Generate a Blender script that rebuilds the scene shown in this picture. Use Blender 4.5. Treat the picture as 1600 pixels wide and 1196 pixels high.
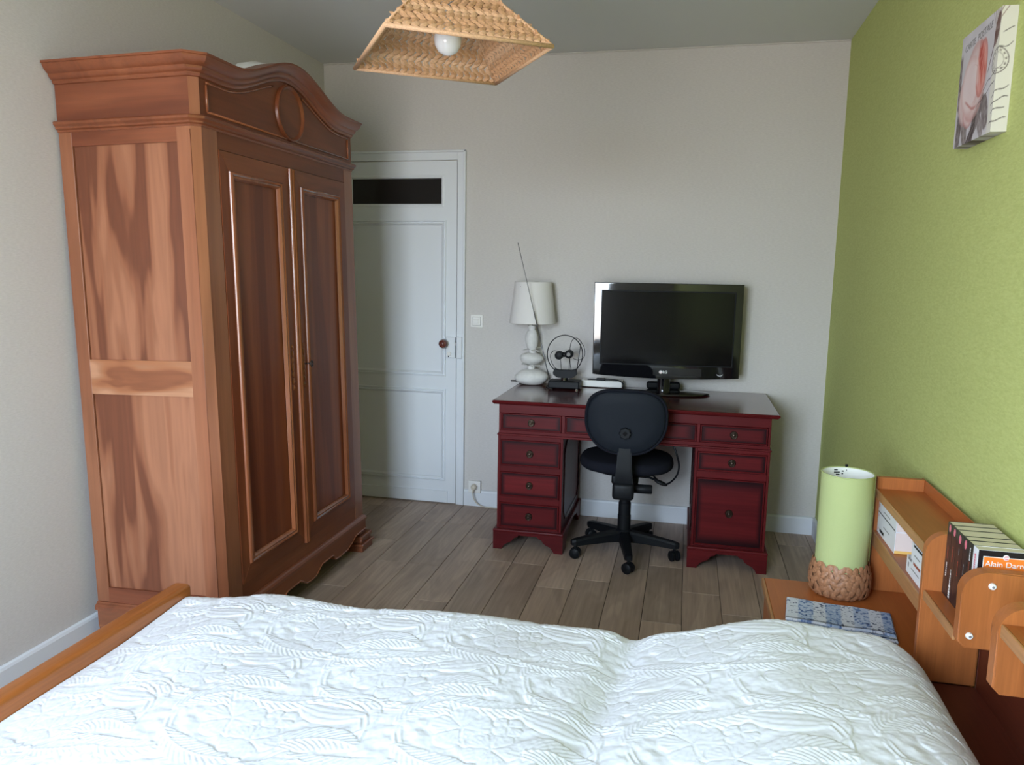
import bpy, bmesh, math, random
import numpy as np
from mathutils import Vector, Matrix

for o in list(bpy.data.objects): bpy.data.objects.remove(o, do_unlink=True)
SC = bpy.context.scene
COL = SC.collection
random.seed(7); RNG = np.random.default_rng(7)
PI = math.pi

# ------------------------------------------------------------------ camera
cam_d = bpy.data.cameras.new('camera'); cam = bpy.data.objects.new('camera', cam_d); COL.objects.link(cam)
cam_d.sensor_fit = 'HORIZONTAL'; cam_d.sensor_width = 36.0; cam_d.lens = 1197.37/1600*36.0
cam_d.clip_start = 0.02
_yaw, _pitch, _roll = math.radians(-12.7468), math.radians(8.2816), math.radians(0.9467)
_fw = Vector((math.sin(_yaw)*math.cos(_pitch), math.cos(_yaw)*math.cos(_pitch), -math.sin(_pitch)))
_rt = Vector((math.cos(_yaw), -math.sin(_yaw), 0)); _up = _rt.cross(_fw)
_r2 = _rt*math.cos(_roll)+_up*math.sin(_roll); _u2 = -_rt*math.sin(_roll)+_up*math.cos(_roll)
M = Matrix((_r2, _u2, -_fw)).transposed().to_4x4(); M.translation = Vector((2.1483, -4.3506, 1.416))
cam.matrix_world = M
SC.camera = cam

# ------------------------------------------------------------------ sky, exposure
SC.view_settings.view_transform = 'Standard'; SC.view_settings.look = 'None'
SC.view_settings.exposure = 0.08; SC.view_settings.gamma = 1.0; SC.view_settings.use_curve_mapping = False
SKY_STRENGTH = 34.0
world = bpy.data.worlds.new('sky'); SC.world = world; world.use_nodes = True
wn = world.node_tree.nodes; wl = world.node_tree.links; wn.clear()
w_out = wn.new('ShaderNodeOutputWorld'); w_bg = wn.new('ShaderNodeBackground'); w_bg.inputs['Strength'].default_value = SKY_STRENGTH
w_tc = wn.new('ShaderNodeTexCoord'); w_sep = wn.new('ShaderNodeSeparateXYZ'); w_rmp = wn.new('ShaderNodeValToRGB')
w_map = wn.new('ShaderNodeMapRange'); w_map.inputs[1].default_value = -1; w_map.inputs[2].default_value = 1
wl.new(w_tc.outputs['Generated'], w_sep.inputs[0]); wl.new(w_sep.outputs['Z'], w_map.inputs[0]); wl.new(w_map.outputs[0], w_rmp.inputs[0])
el = w_rmp.color_ramp.elements
el[0].position = 0.46; el[0].color = (0.45, 0.42, 0.40, 1)
el[1].position = 0.52; el[1].color = (0.76, 0.885, 1.0, 1)
e3 = el.new(1.0); e3.color = (0.43, 0.66, 1.0, 1)
wl.new(w_rmp.outputs[0], w_bg.inputs['Color']); wl.new(w_bg.outputs[0], w_out.inputs[0])

# room and window dimensions
W, H, YN = 2.891, 2.600, -5.20
WX0, WX1, WZ0, WZ1 = 0.55, 1.74, 0.60, 2.30
# daylight portal in the window opening (guides sky sampling, gives off no light of its own)
pl_d = bpy.data.lights.new('window_portal', 'AREA'); pl_d.shape = 'RECTANGLE'; pl_d.size = WX1-WX0; pl_d.size_y = WZ1-WZ0
pl_d.cycles.is_portal = True
pl = bpy.data.objects.new('window_portal', pl_d); COL.objects.link(pl)
pl.location = ((WX0+WX1)/2, YN-0.03, (WZ0+WZ1)/2); pl.rotation_euler = (PI/2, 0, 0)
SC.cycles.max_bounces = 10; SC.cycles.diffuse_bounces = 7
SC.cycles.sample_clamp_indirect = 8.0

# ------------------------------------------------------------------ materials
def new_mat(name):
    m = bpy.data.materials.new(name); m.use_nodes = True
    nt = m.node_tree; b = nt.nodes['Principled BSDF']
    return m, nt, b
def setp(b, **k):
    for n, v in k.items():
        n = n.replace('_', ' ')
        if n in b.inputs: b.inputs[n].default_value = v
def c4(c): return (c[0], c[1], c[2], 1)
def srgb(r, g, b):
    f = lambda v: (v/255/12.92) if v/255 <= .04045 else ((v/255+.055)/1.055)**2.4
    return (f(r), f(g), f(b))
def plain(name, col, rough=.5, metal=0, spec=.5, coat=0, bump=0, bscale=200, var=0):
    m, nt, b = new_mat(name)
    setp(b, Base_Color=c4(col), Roughness=rough, Metallic=metal, Specular_IOR_Level=spec, Coat_Weight=coat)
    if bump or var:
        tc = nt.nodes.new('ShaderNodeTexCoord'); n = nt.nodes.new('ShaderNodeTexNoise'); n.inputs['Scale'].default_value = bscale; n.inputs['Detail'].default_value = 4
        nt.links.new(tc.outputs['Object'], n.inputs['Vector'])
        if bump:
            bp = nt.nodes.new('ShaderNodeBump'); bp.inputs['Strength'].default_value = bump; bp.inputs['Distance'].default_value = .002
            nt.links.new(n.outputs['Fac'], bp.inputs['Height']); nt.links.new(bp.outputs[0], b.inputs['Normal'])
        if var:
            r = nt.nodes.new('ShaderNodeValToRGB'); nt.links.new(n.outputs['Fac'], r.inputs[0])
            r.color_ramp.elements[0].position = .3; r.color_ramp.elements[1].position = .7
            r.color_ramp.elements[0].color = c4([max(0, v*(1-var)) for v in col]); r.color_ramp.elements[1].color = c4([min(1, v*(1+var)) for v in col])
            nt.links.new(r.outputs[0], b.inputs['Base Color'])
    return m
def wood(name, base, dark, light, axis='Z', rough=.4, fig=1.0, figscale=5.0, grain=90, coat=0, objvar=.12, spec=.5, sharp=.10, figstretch=.14, bump=.08, gc=.20):
    """grain runs along `axis` of the object's own coordinates"""
    m, nt, b = new_mat(name); N = nt.nodes; L = nt.links
    setp(b, Roughness=rough, Coat_Weight=coat, Coat_Roughness=.15, Specular_IOR_Level=spec)
    tc = N.new('ShaderNodeTexCoord'); oi = N.new('ShaderNodeObjectInfo')
    off = N.new('ShaderNodeVectorMath'); off.operation = 'ADD'
    mul = N.new('ShaderNodeMath'); mul.operation = 'MULTIPLY'; mul.inputs[1].default_value = 13.7; L.new(oi.outputs['Random'], mul.inputs[0])
    comb = N.new('ShaderNodeCombineXYZ')
    for i in range(3): L.new(mul.outputs[0], comb.inputs[i])
    L.new(tc.outputs['Object'], off.inputs[0]); L.new(comb.outputs[0], off.inputs[1])
    def mp(across, along):
        v = {'X': (along, across, across), 'Y': (across, along, across), 'Z': (across, across, along)}[axis]
        k = N.new('ShaderNodeMapping'); k.inputs['Scale'].default_value = v; L.new(off.outputs[0], k.inputs[0]); return k
    k1 = mp(figscale, figscale*figstretch); n1 = N.new('ShaderNodeTexNoise'); n1.inputs['Scale'].default_value = 1; n1.inputs['Detail'].default_value = 2; n1.inputs['Distortion'].default_value = .5
    L.new(k1.outputs[0], n1.inputs['Vector'])
    k2 = mp(grain, grain*.035); n2 = N.new('ShaderNodeTexNoise'); n2.inputs['Scale'].default_value = 1; n2.inputs['Detail'].default_value = 5; n2.inputs['Roughness'].default_value = .6
    L.new(k2.outputs[0], n2.inputs['Vector'])
    # contour rings follow the figure
    sn = N.new('ShaderNodeMath'); sn.operation = 'MULTIPLY'; sn.inputs[1].default_value = 55; L.new(n1.outputs['Fac'], sn.inputs[0])
    sn2 = N.new('ShaderNodeMath'); sn2.operation = 'SINE'; L.new(sn.outputs[0], sn2.inputs[0])
    r1 = N.new('ShaderNodeValToRGB'); L.new(n1.outputs['Fac'], r1.inputs[0]); e = r1.color_ramp.elements
    e[0].position = .5-sharp; e[0].color = c4(dark); e[1].position = .5+sharp*1.6; e[1].color = c4(light)
    em = e.new(.5+sharp*.2); em.color = c4(base)
    mx = N.new('ShaderNodeMix'); mx.data_type = 'RGBA'; mx.inputs[0].default_value = 1-fig
    L.new(r1.outputs[0], mx.inputs[6]); mx.inputs[7].default_value = c4(base)
    def scale_by(src, fac_socket, lo, hi):
        mr = N.new('ShaderNodeMapRange'); mr.inputs[3].default_value = lo; mr.inputs[4].default_value = hi; L.new(fac_socket, mr.inputs[0])
        vm = N.new('ShaderNodeVectorMath'); vm.operation = 'SCALE'; L.new(src, vm.inputs[0]); L.new(mr.outputs[0], vm.inputs['Scale']); return vm.outputs[0], mr
    o1, mr = scale_by(mx.outputs[2], n2.outputs['Fac'], 1-gc, 1+gc); mr.inputs[1].default_value = .25; mr.inputs[2].default_value = .75
    o2, mr = scale_by(o1, sn2.outputs[0], .94, 1.05); mr.inputs[1].default_value = -1; mr.inputs[2].default_value = 1
    o3, mr = scale_by(o2, oi.outputs['Random'], 1-objvar, 1+objvar)
    L.new(o3, b.inputs['Base Color'])
    bp = N.new('ShaderNodeBump'); bp.inputs['Strength'].default_value = bump; bp.inputs['Distance'].default_value = .001
    L.new(n2.outputs['Fac'], bp.inputs['Height']); L.new(bp.outputs[0], b.inputs['Normal'])
    return m
def wallpaper(name, col, col2, sx, sz, plane='XZ', bump=.25, rough=.85):
    """fine woven relief wallpaper: short horizontal threads"""
    m, nt, b = new_mat(name); N = nt.nodes; L = nt.links; setp(b, Roughness=rough, Specular_IOR_Level=.25)
    tc = N.new('ShaderNodeTexCoord')
    k = N.new('ShaderNodeMapping'); k.inputs['Scale'].default_value = (sx, sx, sz) if plane != 'Z' else (sx, sx, sx); L.new(tc.outputs['Object'], k.inputs[0])
    n = N.new('ShaderNodeTexNoise'); n.inputs['Scale'].default_value = 1; n.inputs['Detail'].default_value = 3; n.inputs['Roughness'].default_value = .65; L.new(k.outputs[0], n.inputs['Vector'])
    n3 = N.new('ShaderNodeTexNoise'); n3.inputs['Scale'].default_value = 1.4; n3.inputs['Detail'].default_value = 3; L.new(tc.outputs['Object'], n3.inputs['Vector'])
    r = N.new('ShaderNodeValToRGB'); L.new(n.outputs['Fac'], r.inputs[0]); e = r.color_ramp.elements
    e[0].position = .3; e[0].color = c4(col2); e[1].position = .68; e[1].color = c4(col)
    mr = N.new('ShaderNodeMapRange'); mr.inputs[3].default_value = .965; mr.inputs[4].default_value = 1.035; L.new(n3.outputs['Fac'], mr.inputs[0])
    vm = N.new('ShaderNodeVectorMath'); vm.operation = 'SCALE'; L.new(r.outputs[0], vm.inputs[0]); L.new(mr.outputs[0], vm.inputs['Scale'])
    L.new(vm.outputs[0], b.inputs['Base Color'])
    bp = N.new('ShaderNodeBump'); bp.inputs['Strength'].default_value = bump; bp.inputs['Distance'].default_value = .0015
    L.new(n.outputs['Fac'], bp.inputs['Height']); L.new(bp.outputs[0], b.inputs['Normal'])
    return m
def vcol_mat(name, rough=.6, attr='Col', bump=0):
    m, nt, b = new_mat(name); a = nt.nodes.new('ShaderNodeAttribute'); a.attribute_name = attr
    nt.links.new(a.outputs['Color'], b.inputs['Base Color']); setp(b, Roughness=rough, Specular_IOR_Level=.3); return m

MT = {}
MT['wall'] = wallpaper('wallpaper_grey', (.632, .606, .585), (.562, .537, .516), 60, 260)
MT['wall_green'] = wallpaper('wallpaper_green', (.53, .585, .215), (.44, .49, .165), 50, 190, bump=.8)
MT['ceiling'] = plain('ceiling_paint', (.66, .67, .67), .9, spec=.2, bump=.05, bscale=60)
MT['white_paint'] = plain('white_paint', (.71, .74, .78), .45, bump=.03, bscale=30)
MT['white_plastic'] = plain('white_plastic', (.78, .77, .74), .35)
MT['cream_plastic'] = plain('cream_plastic', (.62, .56, .45), .4)
MT['black_plastic'] = plain('black_plastic', (.006, .007, .009), .5, spec=.2)
MT['black_gloss'] = plain('black_gloss', (.006, .006, .008), .06, coat=.6)
MT['black_fabric'] = plain('black_fabric', (.009, .010, .016), .9, spec=.15, bump=.6, bscale=900)
MT['black_shell'] = plain('black_shell', (.009, .012, .018), .60, spec=.16, bump=.12, bscale=700)
MT['dark_glass'] = plain('dark_glass', (.022, .021, .020), .10)
MT['brass'] = plain('antique_brass', (.085, .060, .045), .30, metal=.9)
MT['steel'] = plain('steel', (.55, .55, .57), .25, metal=1)
MT['screen'] = plain('screen', (.003, .003, .004), .14, spec=.25)
MT['knob_wood'] = plain('knob_wood', (.13, .03, .022), .25, coat=.4)
# walnut of the wardrobe
WB, WD, WLt = (.262, .094, .044), (.18, .057, .026), (.32, .128, .064)
MT['walnut_v'] = wood('walnut_vertical', WB, WD, WLt, 'Z', rough=.32, figscale=4.5, fig=.75, coat=.15, gc=.12)
MT['walnut_panel'] = wood('walnut_panel', (.262, .097, .047), (.150, .047, .022), (.315, .128, .067), 'Z', rough=.38, figscale=10, fig=1.0, sharp=.05, figstretch=.11, objvar=.03, gc=.10)
MT['walnut_rail'] = wood('walnut_rail', (.315, .122, .054), (.21, .069, .030), (.41, .205, .115), 'X', rough=.38, gc=.1, figscale=9, fig=.9, sharp=.05, figstretch=.30, objvar=.10)
MT['walnut_dark'] = wood('walnut_dark_rail', (.185, .052, .022), (.130, .033, .014), (.25, .080, .035), 'X', rough=.38, figscale=7, fig=.8, gc=.12)
MT['walnut_y'] = wood('walnut_front_rail', (.20, .058, .022), (.145, .038, .015), (.26, .082, .032), 'Y', rough=.34, figscale=5, fig=.7, coat=.06, gc=.12, spec=.28)
MT['walnut_door'] = wood('walnut_door', (.190, .048, .018), (.128, .029, .011), (.260, .078, .030), 'Z', rough=.33, gc=.12, spec=.28, figscale=8, fig=.85, coat=.10, figstretch=.07)
MT['walnut_mould'] = wood('walnut_moulding', (.25, .078, .032), (.19, .056, .022), (.31, .105, .045), 'Z', rough=.25, figscale=4, fig=.5, coat=.35)
MT['walnut_cornice'] = wood('walnut_cornice', (.225, .068, .028), (.165, .046, .019), (.28, .095, .042), 'Y', rough=.34, figscale=4, fig=.6, coat=.08, gc=.12)
# mahogany desk
MT['mahogany'] = wood('mahogany', (.105, .0085, .0105), (.072, .0055, .0075), (.13, .012, .0135), 'X', rough=.38, figscale=3, fig=.5, coat=.03, spec=.16, objvar=.06)
MT['mahogany_v'] = wood('mahogany_vertical', (.105, .009, .0105), (.075, .006, .008), (.135, .0135, .0145), 'Z', rough=.38, figscale=3, fig=.5, coat=.03, spec=.16, objvar=.06)
MT['mahogany_top'] = wood('mahogany_top', (.075, .012, .012), (.055, .009, .009), (.10, .017, .016), 'X', rough=.16, figscale=3, fig=.5, coat=.4, objvar=.02)
# beech / cherry head unit
MT['beech_y'] = wood('beech_along', (.37, .105, .024), (.32, .088, .019), (.42, .128, .032), 'Y', rough=.38, figscale=3, fig=.5, grain=160, objvar=.05, gc=.10)
MT['beech_z'] = wood('beech_vertical', (.40, .128, .034), (.35, .106, .027), (.45, .152, .044), 'Z', rough=.38, figscale=5, fig=.5, grain=240, objvar=.05, gc=.13)
MT['beech_edge'] = wood('beech_edge', (.40, .19, .075), (.35, .16, .06), (.45, .22, .09), 'Y', rough=.4, figscale=3, fig=.5, grain=160, objvar=.05)
MT['shaded_ledge'] = wood('shaded_red_board', (.105, .020, .008), (.085, .015, .006), (.13, .027, .011), 'Y', rough=.45, figscale=3, fig=.5, grain=160, objvar=.02)  # red-brown wood, darkened further to carry the shade of shelf and bed
MT['rail_wood'] = wood('footboard_wood', (.40, .125, .026), (.33, .098, .020), (.46, .155, .036), 'Y', rough=.36, figscale=4, fig=.6, grain=140, objvar=.03)
MT['plank'] = wood('floor_plank', (.385, .288, .226), (.29, .214, .168), (.475, .368, .298), 'Y', rough=.50, figscale=7, fig=.8, grain=70, objvar=.16, sharp=.16, figstretch=.2, bump=.15)
MT['seam'] = plain('floor_seam', (.045, .033, .026), .8)
MT['straw'] = plain('seagrass', (.50, .285, .150), .6, bump=.35, bscale=220, var=.22)
MT['straw_light'] = plain('seagrass_light', (.60, .37, .215), .6, bump=.35, bscale=220, var=.18)
MT['basket'] = plain('banana_leaf', (.36, .17, .085), .5, bump=.3, bscale=160, var=.28)
MT['green_fabric'] = plain('green_shade_fabric', (.42, .48, .215), .85, spec=.2, bump=.25, bscale=700)
MT['white_lining'] = plain('shade_lining', (.85, .86, .84), .7)
MT['shade_white'] = plain('white_shade_fabric', (.76, .74, .72), .85, spec=.2, bump=.25, bscale=700)
MT['pebble'] = plain('whitewashed_stone', (.70, .69, .67), .75, bump=.5, bscale=45, var=.06)
MT['paper'] = plain('page_block', (.66, .61, .46), .9, bump=.2, bscale=400)
MT['paper_pink'] = plain('page_block_pale', (.68, .57, .53), .9)
MT['cover_black'] = plain('cover_black', (.012, .010, .014), .3)
MT['cover_white'] = plain('cover_white', (.76, .76, .80), .35)
MT['cover_orange'] = plain('cover_orange', (.90, .22, .03), .4)
MT['ink_grey'] = plain('ink_grey', (.22, .21, .21), .6)
MT['ink_black'] = plain('ink_black', (.015, .015, .02), .6)
MT['ink_white'] = plain('ink_white', (.85, .85, .85), .5)
MT['ink_rust'] = plain('ink_rust', (.35, .07, .04), .5)
MT['badge'] = plain('publisher_badge', (.70, .16, .22), .4)
MT['yellow_cover'] = plain('yellow_cover', (.75, .47, .13), .5)
MT['bulb'] = plain('opal_bulb', (.82, .83, .86), .15, coat=.5)
MT['canvas'] = vcol_mat('canvas_print', .65)
MT['cloth_print'] = vcol_mat('cloth_print', .9)
MT['cable'] = plain('black_cable', (.012, .014, .02), .45)

# ------------------------------------------------------------------ mesh helpers
def link_mesh(name, me, mat=None, parent=None):
    o = bpy.data.objects.new(name, me); COL.objects.link(o)
    if mat is not None: me.materials.append(MT[mat] if isinstance(mat, str) else mat)
    if parent is not None: o.parent = parent
    return o
def obj(name, bm, mat, parent=None, smooth=False, loc=None, recalc=True):
    if recalc: bmesh.ops.recalc_face_normals(bm, faces=bm.faces)
    me = bpy.data.meshes.new(name); bm.to_mesh(me); bm.free()
    if smooth:
        if smooth is True: me.shade_smooth()
        else:
            me.shade_smooth(); me.set_sharp_from_angle(angle=math.radians(smooth))
    o = link_mesh(name, me, mat, parent)
    if loc is not None: o.location = loc
    return o
def empty(name, loc=(0, 0, 0), rot=(0, 0, 0)):
    o = bpy.data.objects.new(name, None); COL.objects.link(o); o.location = loc; o.rotation_euler = rot; o.empty_display_size = .05
    return o
def tag(o, label, cat, group=None, kind=None):
    o['label'] = label; o['category'] = cat
    if group: o['group'] = group
    if kind: o['kind'] = kind
    return o
def struct(o):
    o['kind'] = 'structure'; return o
def BM(): return bmesh.new()
def box(bm, x0, x1, y0, y1, z0, z1, bev=0, seg=2):
    vs = [bm.verts.new((x, y, z)) for z in (z0, z1) for y in (y0, y1) for x in (x0, x1)]
    F = [(0, 2, 3, 1), (4, 5, 7, 6), (0, 1, 5, 4), (2, 6, 7, 3), (0, 4, 6, 2), (1, 3, 7, 5)]
    fs = [bm.faces.new([vs[i] for i in f]) for f in F]
    if bev:
        es = list({e for f in fs for e in f.edges})
        bmesh.ops.bevel(bm, geom=es, offset=bev, segments=seg, affect='EDGES', profile=.5)
    return bm
def bx(*a, **k): return box(BM(), *a, **k)
def prism(bm, pts, lo, hi, axis='z'):
    """polygon pts (a,b) extruded from lo to hi along axis; (a,b) are the remaining axes in xyz order"""
    def P(a, b, c):
        return {'z': (a, b, c), 'y': (a, c, b), 'x': (c, a, b)}[axis]
    A = [bm.verts.new(P(a, b, lo)) for a, b in pts]; B = [bm.verts.new(P(a, b, hi)) for a, b in pts]
    n = len(pts)
    bm.faces.new(A); bm.faces.new(B[::-1])
    for i in range(n): bm.faces.new((A[i], B[i], B[(i+1) % n], A[(i+1) % n]))
    return bm
def lathe(bm, prof, c=(0, 0, 0), n=32, sx=1, sy=1, axis='z', cap=True):
    rings = []
    for r, h in prof:
        ring = []
        for i in range(n):
            a = 2*PI*i/n; u, v = r*math.cos(a)*sx, r*math.sin(a)*sy
            p = {'z': (u, v, h), 'y': (u, h, v), 'x': (h, u, v)}[axis]
            ring.append(bm.verts.new((c[0]+p[0], c[1]+p[1], c[2]+p[2])))
        rings.append(ring)
    for k in range(len(rings)-1):
        for i in range(n): bm.faces.new((rings[k][i], rings[k][(i+1) % n], rings[k+1][(i+1) % n], rings[k+1][i]))
    if cap:
        bm.faces.new(rings[0]); bm.faces.new(rings[-1])
    return bm
def tube(bm, pts, r, n=8, closed=False, r2=None):
    pts = [Vector(p) for p in pts]; N = len(pts); rings = []; up = Vector((0, 0, 1)); prev = None
    for i, p in enumerate(pts):
        if closed: t = (pts[(i+1) % N]-pts[i-1]).normalized()
        else: t = (pts[min(i+1, N-1)]-pts[max(i-1, 0)]).normalized()
        if prev is None:
            a = up if abs(t.dot(up)) < .9 else Vector((1, 0, 0)); x = t.cross(a).normalized()
        else:
            x = (prev-t*prev.dot(t)).normalized()
        prev = x; y = t.cross(x)
        rr = r if r2 is None else r+(r2-r)*i/(N-1)
        rings.append([bm.verts.new(p+(x*math.cos(2*PI*k/n)+y*math.sin(2*PI*k/n))*rr) for k in range(n)])
    M_ = N if closed else N-1
    for i in range(M_):
        A, B = rings[i], rings[(i+1) % N]
        for k in range(n): bm.faces.new((A[k], A[(k+1) % n], B[(k+1) % n], B[k]))
    if not closed:
        bm.faces.new(rings[0]); bm.faces.new(rings[-1])
    return bm
def spline(pts, n=8):
    """Catmull-Rom through pts"""
    P = [Vector(p) for p in pts]; P = [P[0]*2-P[1]]+P+[P[-1]*2-P[-2]]; out = []
    for i in range(1, len(P)-2):
        for k in range(n):
            t = k/n; a, b, c, d = P[i-1:i+3]
            out.append(.5*((2*b)+(c-a)*t+(2*a-5*b+4*c-d)*t*t+(-a+3*b-3*c+d)*t**3))
    out.append(P[-2]); return out
def frame_ring(bm, a0, a1, b0, b1, prof, fn, close=False):
    """rectangular moulding; prof = [(inset, height)], fn(a,b,h) -> point"""
    rings = []
    for d, h in prof:
        rings.append([bm.verts.new(fn(a, b, h)) for a, b in ((a0+d, b0+d), (a1-d, b0+d), (a1-d, b1-d), (a0+d, b1-d))])
    R = len(rings)
    for k in range(R if close else R-1):
        A, B = rings[k], rings[(k+1) % R]
        for i in range(4): bm.faces.new((A[i], A[(i+1) % 4], B[(i+1) % 4], B[i]))
    return bm
def sweep_plan(bm, path, prof, zf=None, closed=False):
    """sweep prof [(out, z)] round a plan path [(x,y)] (outward = right of travel), mitred; zf(i)->dz"""
    n = len(path); P = [Vector((p[0], p[1])) for p in path]; rings = []
    for i in range(n):
        d1 = (P[i]-P[i-1]).normalized() if (i > 0 or closed) else None
        d2 = (P[(i+1) % n]-P[i]).normalized() if (i < n-1 or closed) else None
        if d1 is None: d1 = d2
        if d2 is None: d2 = d1
        n1 = Vector((d1.y, -d1.x)); n2 = Vector((d2.y, -d2.x)); m = (n1+n2); m = m/m.dot(n1) if m.length > 1e-6 else n1
        dz = zf(i) if zf else 0
        rings.append([bm.verts.new((P[i].x+m.x*o, P[i].y+m.y*o, z+dz)) for o, z in prof])
    K = len(prof)
    for i in range(n if closed else n-1):
        A, B = rings[i], rings[(i+1) % n]
        for k in range(K): bm.faces.new((A[k], A[(k+1) % K], B[(k+1) % K], B[k]))
    if not closed:
        bm.faces.new(rings[0]); bm.faces.new(rings[-1])
    return bm
def text_mesh(name, s, size, mat, parent, M4, extrude=.0002, align='CENTER', bold=0):
    cu = bpy.data.curves.new(name, 'FONT'); cu.body = s; cu.size = size; cu.align_x = align; cu.align_y = 'CENTER'; cu.extrude = extrude; cu.offset = bold
    t = bpy.data.objects.new(name+'_tmp', cu); COL.objects.link(t)
    dg = bpy.context.evaluated_depsgraph_get(); me = bpy.data.meshes.new_from_object(t.evaluated_get(dg))
    bpy.data.objects.remove(t, do_unlink=True); bpy.data.curves.remove(cu)
    me.materials.clear(); me.transform(M4)
    return link_mesh(name, me, mat, parent)
def axes(o, u, v):
    """matrix taking text plane (x right, y up) to world directions u, v at o"""
    u = Vector(u).normalized(); v = Vector(v).normalized(); n = u.cross(v)
    m = Matrix((u, v, n)).transposed().to_4x4(); m.translation = Vector(o); return m
def np_mesh(name, V, Fq, mat, parent=None, smooth=True, col=None):
    me = bpy.data.meshes.new(name); V = np.asarray(V, dtype=np.float32); Fq = np.asarray(Fq, dtype=np.int32)
    me.vertices.add(len(V)); me.vertices.foreach_set('co', V.ravel())
    me.loops.add(Fq.size); me.loops.foreach_set('vertex_index', Fq.ravel())
    me.polygons.add(len(Fq)); me.polygons.foreach_set('loop_start', np.arange(0, Fq.size, Fq.shape[1], dtype=np.int32))
    me.update(calc_edges=True); me.validate()
    if smooth: me.shade_smooth()
    if col is not None:
        a = me.color_attributes.new('Col', 'FLOAT_COLOR', 'POINT'); c = np.ones((len(V), 4), np.float32); c[:, :3] = col; a.data.foreach_set('color', c.ravel())
    return link_mesh(name, me, mat, parent)
def grid_faces(nu, nv):
    i = np.arange(nu-1)[:, None]*nv+np.arange(nv-1)[None, :]
    return np.stack([i, i+nv, i+nv+1, i+1], -1).reshape(-1, 4)
def copy_obj(src, parent=None, loc=None):
    o = src.copy(); COL.objects.link(o)
    if parent is not None: o.parent = parent
    if loc is not None: o.location = loc
    return o

# ================================================================== ROOM SHELL
T = .12
# floor: dark bed under separate planks
floor = struct(obj('floor', bx(-T, W+T, YN-T, T, -.10, -.004), 'seam'))
PW = .1634; GAP = .0022; x_first = .88-6*PW
mesh_cache = {}
def plank_mesh(w, l):
    key = (round(w, 4), round(l, 4))
    if key not in mesh_cache:
        bm = bx(GAP/2, w-GAP/2, GAP/2, l-GAP/2, -.0045, 0, bev=.0012, seg=1)
        bmesh.ops.recalc_face_normals(bm, faces=bm.faces); me = bpy.data.meshes.new('plank'); bm.to_mesh(me); bm.free(); me.materials.append(MT['plank']); mesh_cache[key] = me
    return mesh_cache[key]
for c in range(0, 19):
    xa = max(0, x_first+c*PW); xb = min(W, x_first+(c+1)*PW)
    if xb-xa < .01: continue
    y = -.001; k = 0
    first = [.22, .55, .36, .70, .15, .47][(c*5+c//3) % 6]
    while y > YN+.02:
        l = first if k == 0 else [.62, .62, .81, .62][(c*3+k) % 4]
        l = min(l, y-YN)
        o = bpy.data.objects.new('plank', plank_mesh(xb-xa, l)); COL.objects.link(o); o.location = (xa, y-l, 0); o.parent = floor
        y -= l; k += 1
struct(obj('ceiling', bx(-T, W+T, YN-T, T, H, H+T), 'ceiling'))
struct(obj('wall_back', bx(-T, W+T, 0, T, 0, H), 'wall'))
struct(obj('wall_left', bx(-T, 0, YN, 0, 0, H), 'wall'))
struct(obj('wall_right', bx(W, W+T, YN, 0, 0, H), 'wall_green'))
bm = BM()
box(bm, -T, WX0, YN-T, YN, 0, H); box(bm, WX1, W+T, YN-T, YN, 0, H); box(bm, WX0, WX1, YN-T, YN, 0, WZ0); box(bm, WX0, WX1, YN-T, YN, WZ1, H)
struct(obj('wall_near', bm, 'wall'))
# window behind the viewer: frame, two open casements' stiles
win = struct(empty('window_1', ((WX0+WX1)/2, YN, WZ0)))
bm = BM(); frame_ring(bm, WX0, WX1, WZ0, WZ1, [(0, 0), (.05, 0), (.05, .05), (0, .05)], lambda a, b, h: (a-(WX0+WX1)/2, -.10+h, b-WZ0), close=True)
obj('window_frame', bm, 'white_paint', win)
obj('mullion', bx(-.03, .03, -.10, -.05, .05, WZ1-WZ0-.05), 'white_paint', win)
obj('window_sill', bx((WX0-WX1)/2-.04, (WX1-WX0)/2+.04, .002, .05, -.03, 0, bev=.006), 'white_paint', win)
# baseboards
BBP = [(0, 0), (.015, 0), (.015, .088), (.011, .097), (.003, .100), (0, .100)]
def baseboard(name, path):
    bm = BM(); sweep_plan(bm, path, BBP); return struct(obj(name, bm, 'white_paint'))
baseboard('baseboard_back', [(.879, -.001), (W-.016, -.001)])
baseboard('baseboard_left', [(.001, YN+.01), (.001, -.02)])
baseboard('baseboard_right', [(W-.001, -.001), (W-.001, YN+.01)])
# cornice strip where wallpaper meets ceiling
for nm, a in (('trim_1', (.0, W, -.010, -.001)), ):
    struct(obj(nm, bx(a[0]+.001, a[1]-.001, a[2], a[3], H-.007, H-.0005, bev=.002), 'wall'))

# ------------------------------------------------------------------ door (in the back wall)
door = struct(empty('door_1', (0.45, 0, 0)))
dm = lambda x: x-.45
DL, DR = .085, .823          # leaf
# architrave frame, right / left / top as separate boards
def arch_prof(bm, x0, x1, z0, z1, face):
    box(bm, dm(x0), dm(x1), -.014, -.001, z0, z1, bev=.002, seg=1)
for nm, a in (('jamb', (.8265, .877, .0, 2.093)), ('jamb', (.031, .0815, .0, 2.093)), ('lintel', (.0815, .8265, 2.041, 2.093))):
    bm = BM(); arch_prof(bm, *a, 0); obj(nm, bm, 'white_paint', door)
bm = BM(); box(bm, dm(.864), dm(.8775), -.024, -.014, 0, 2.096, bev=.004); obj('jamb_moulding', bm, 'white_paint', door)
bm = BM(); box(bm, dm(.031), dm(.8775), -.024, -.014, 2.083, 2.096, bev=.004); obj('lintel_moulding', bm, 'white_paint', door)
PX0, PX1 = .165, .7435
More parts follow.
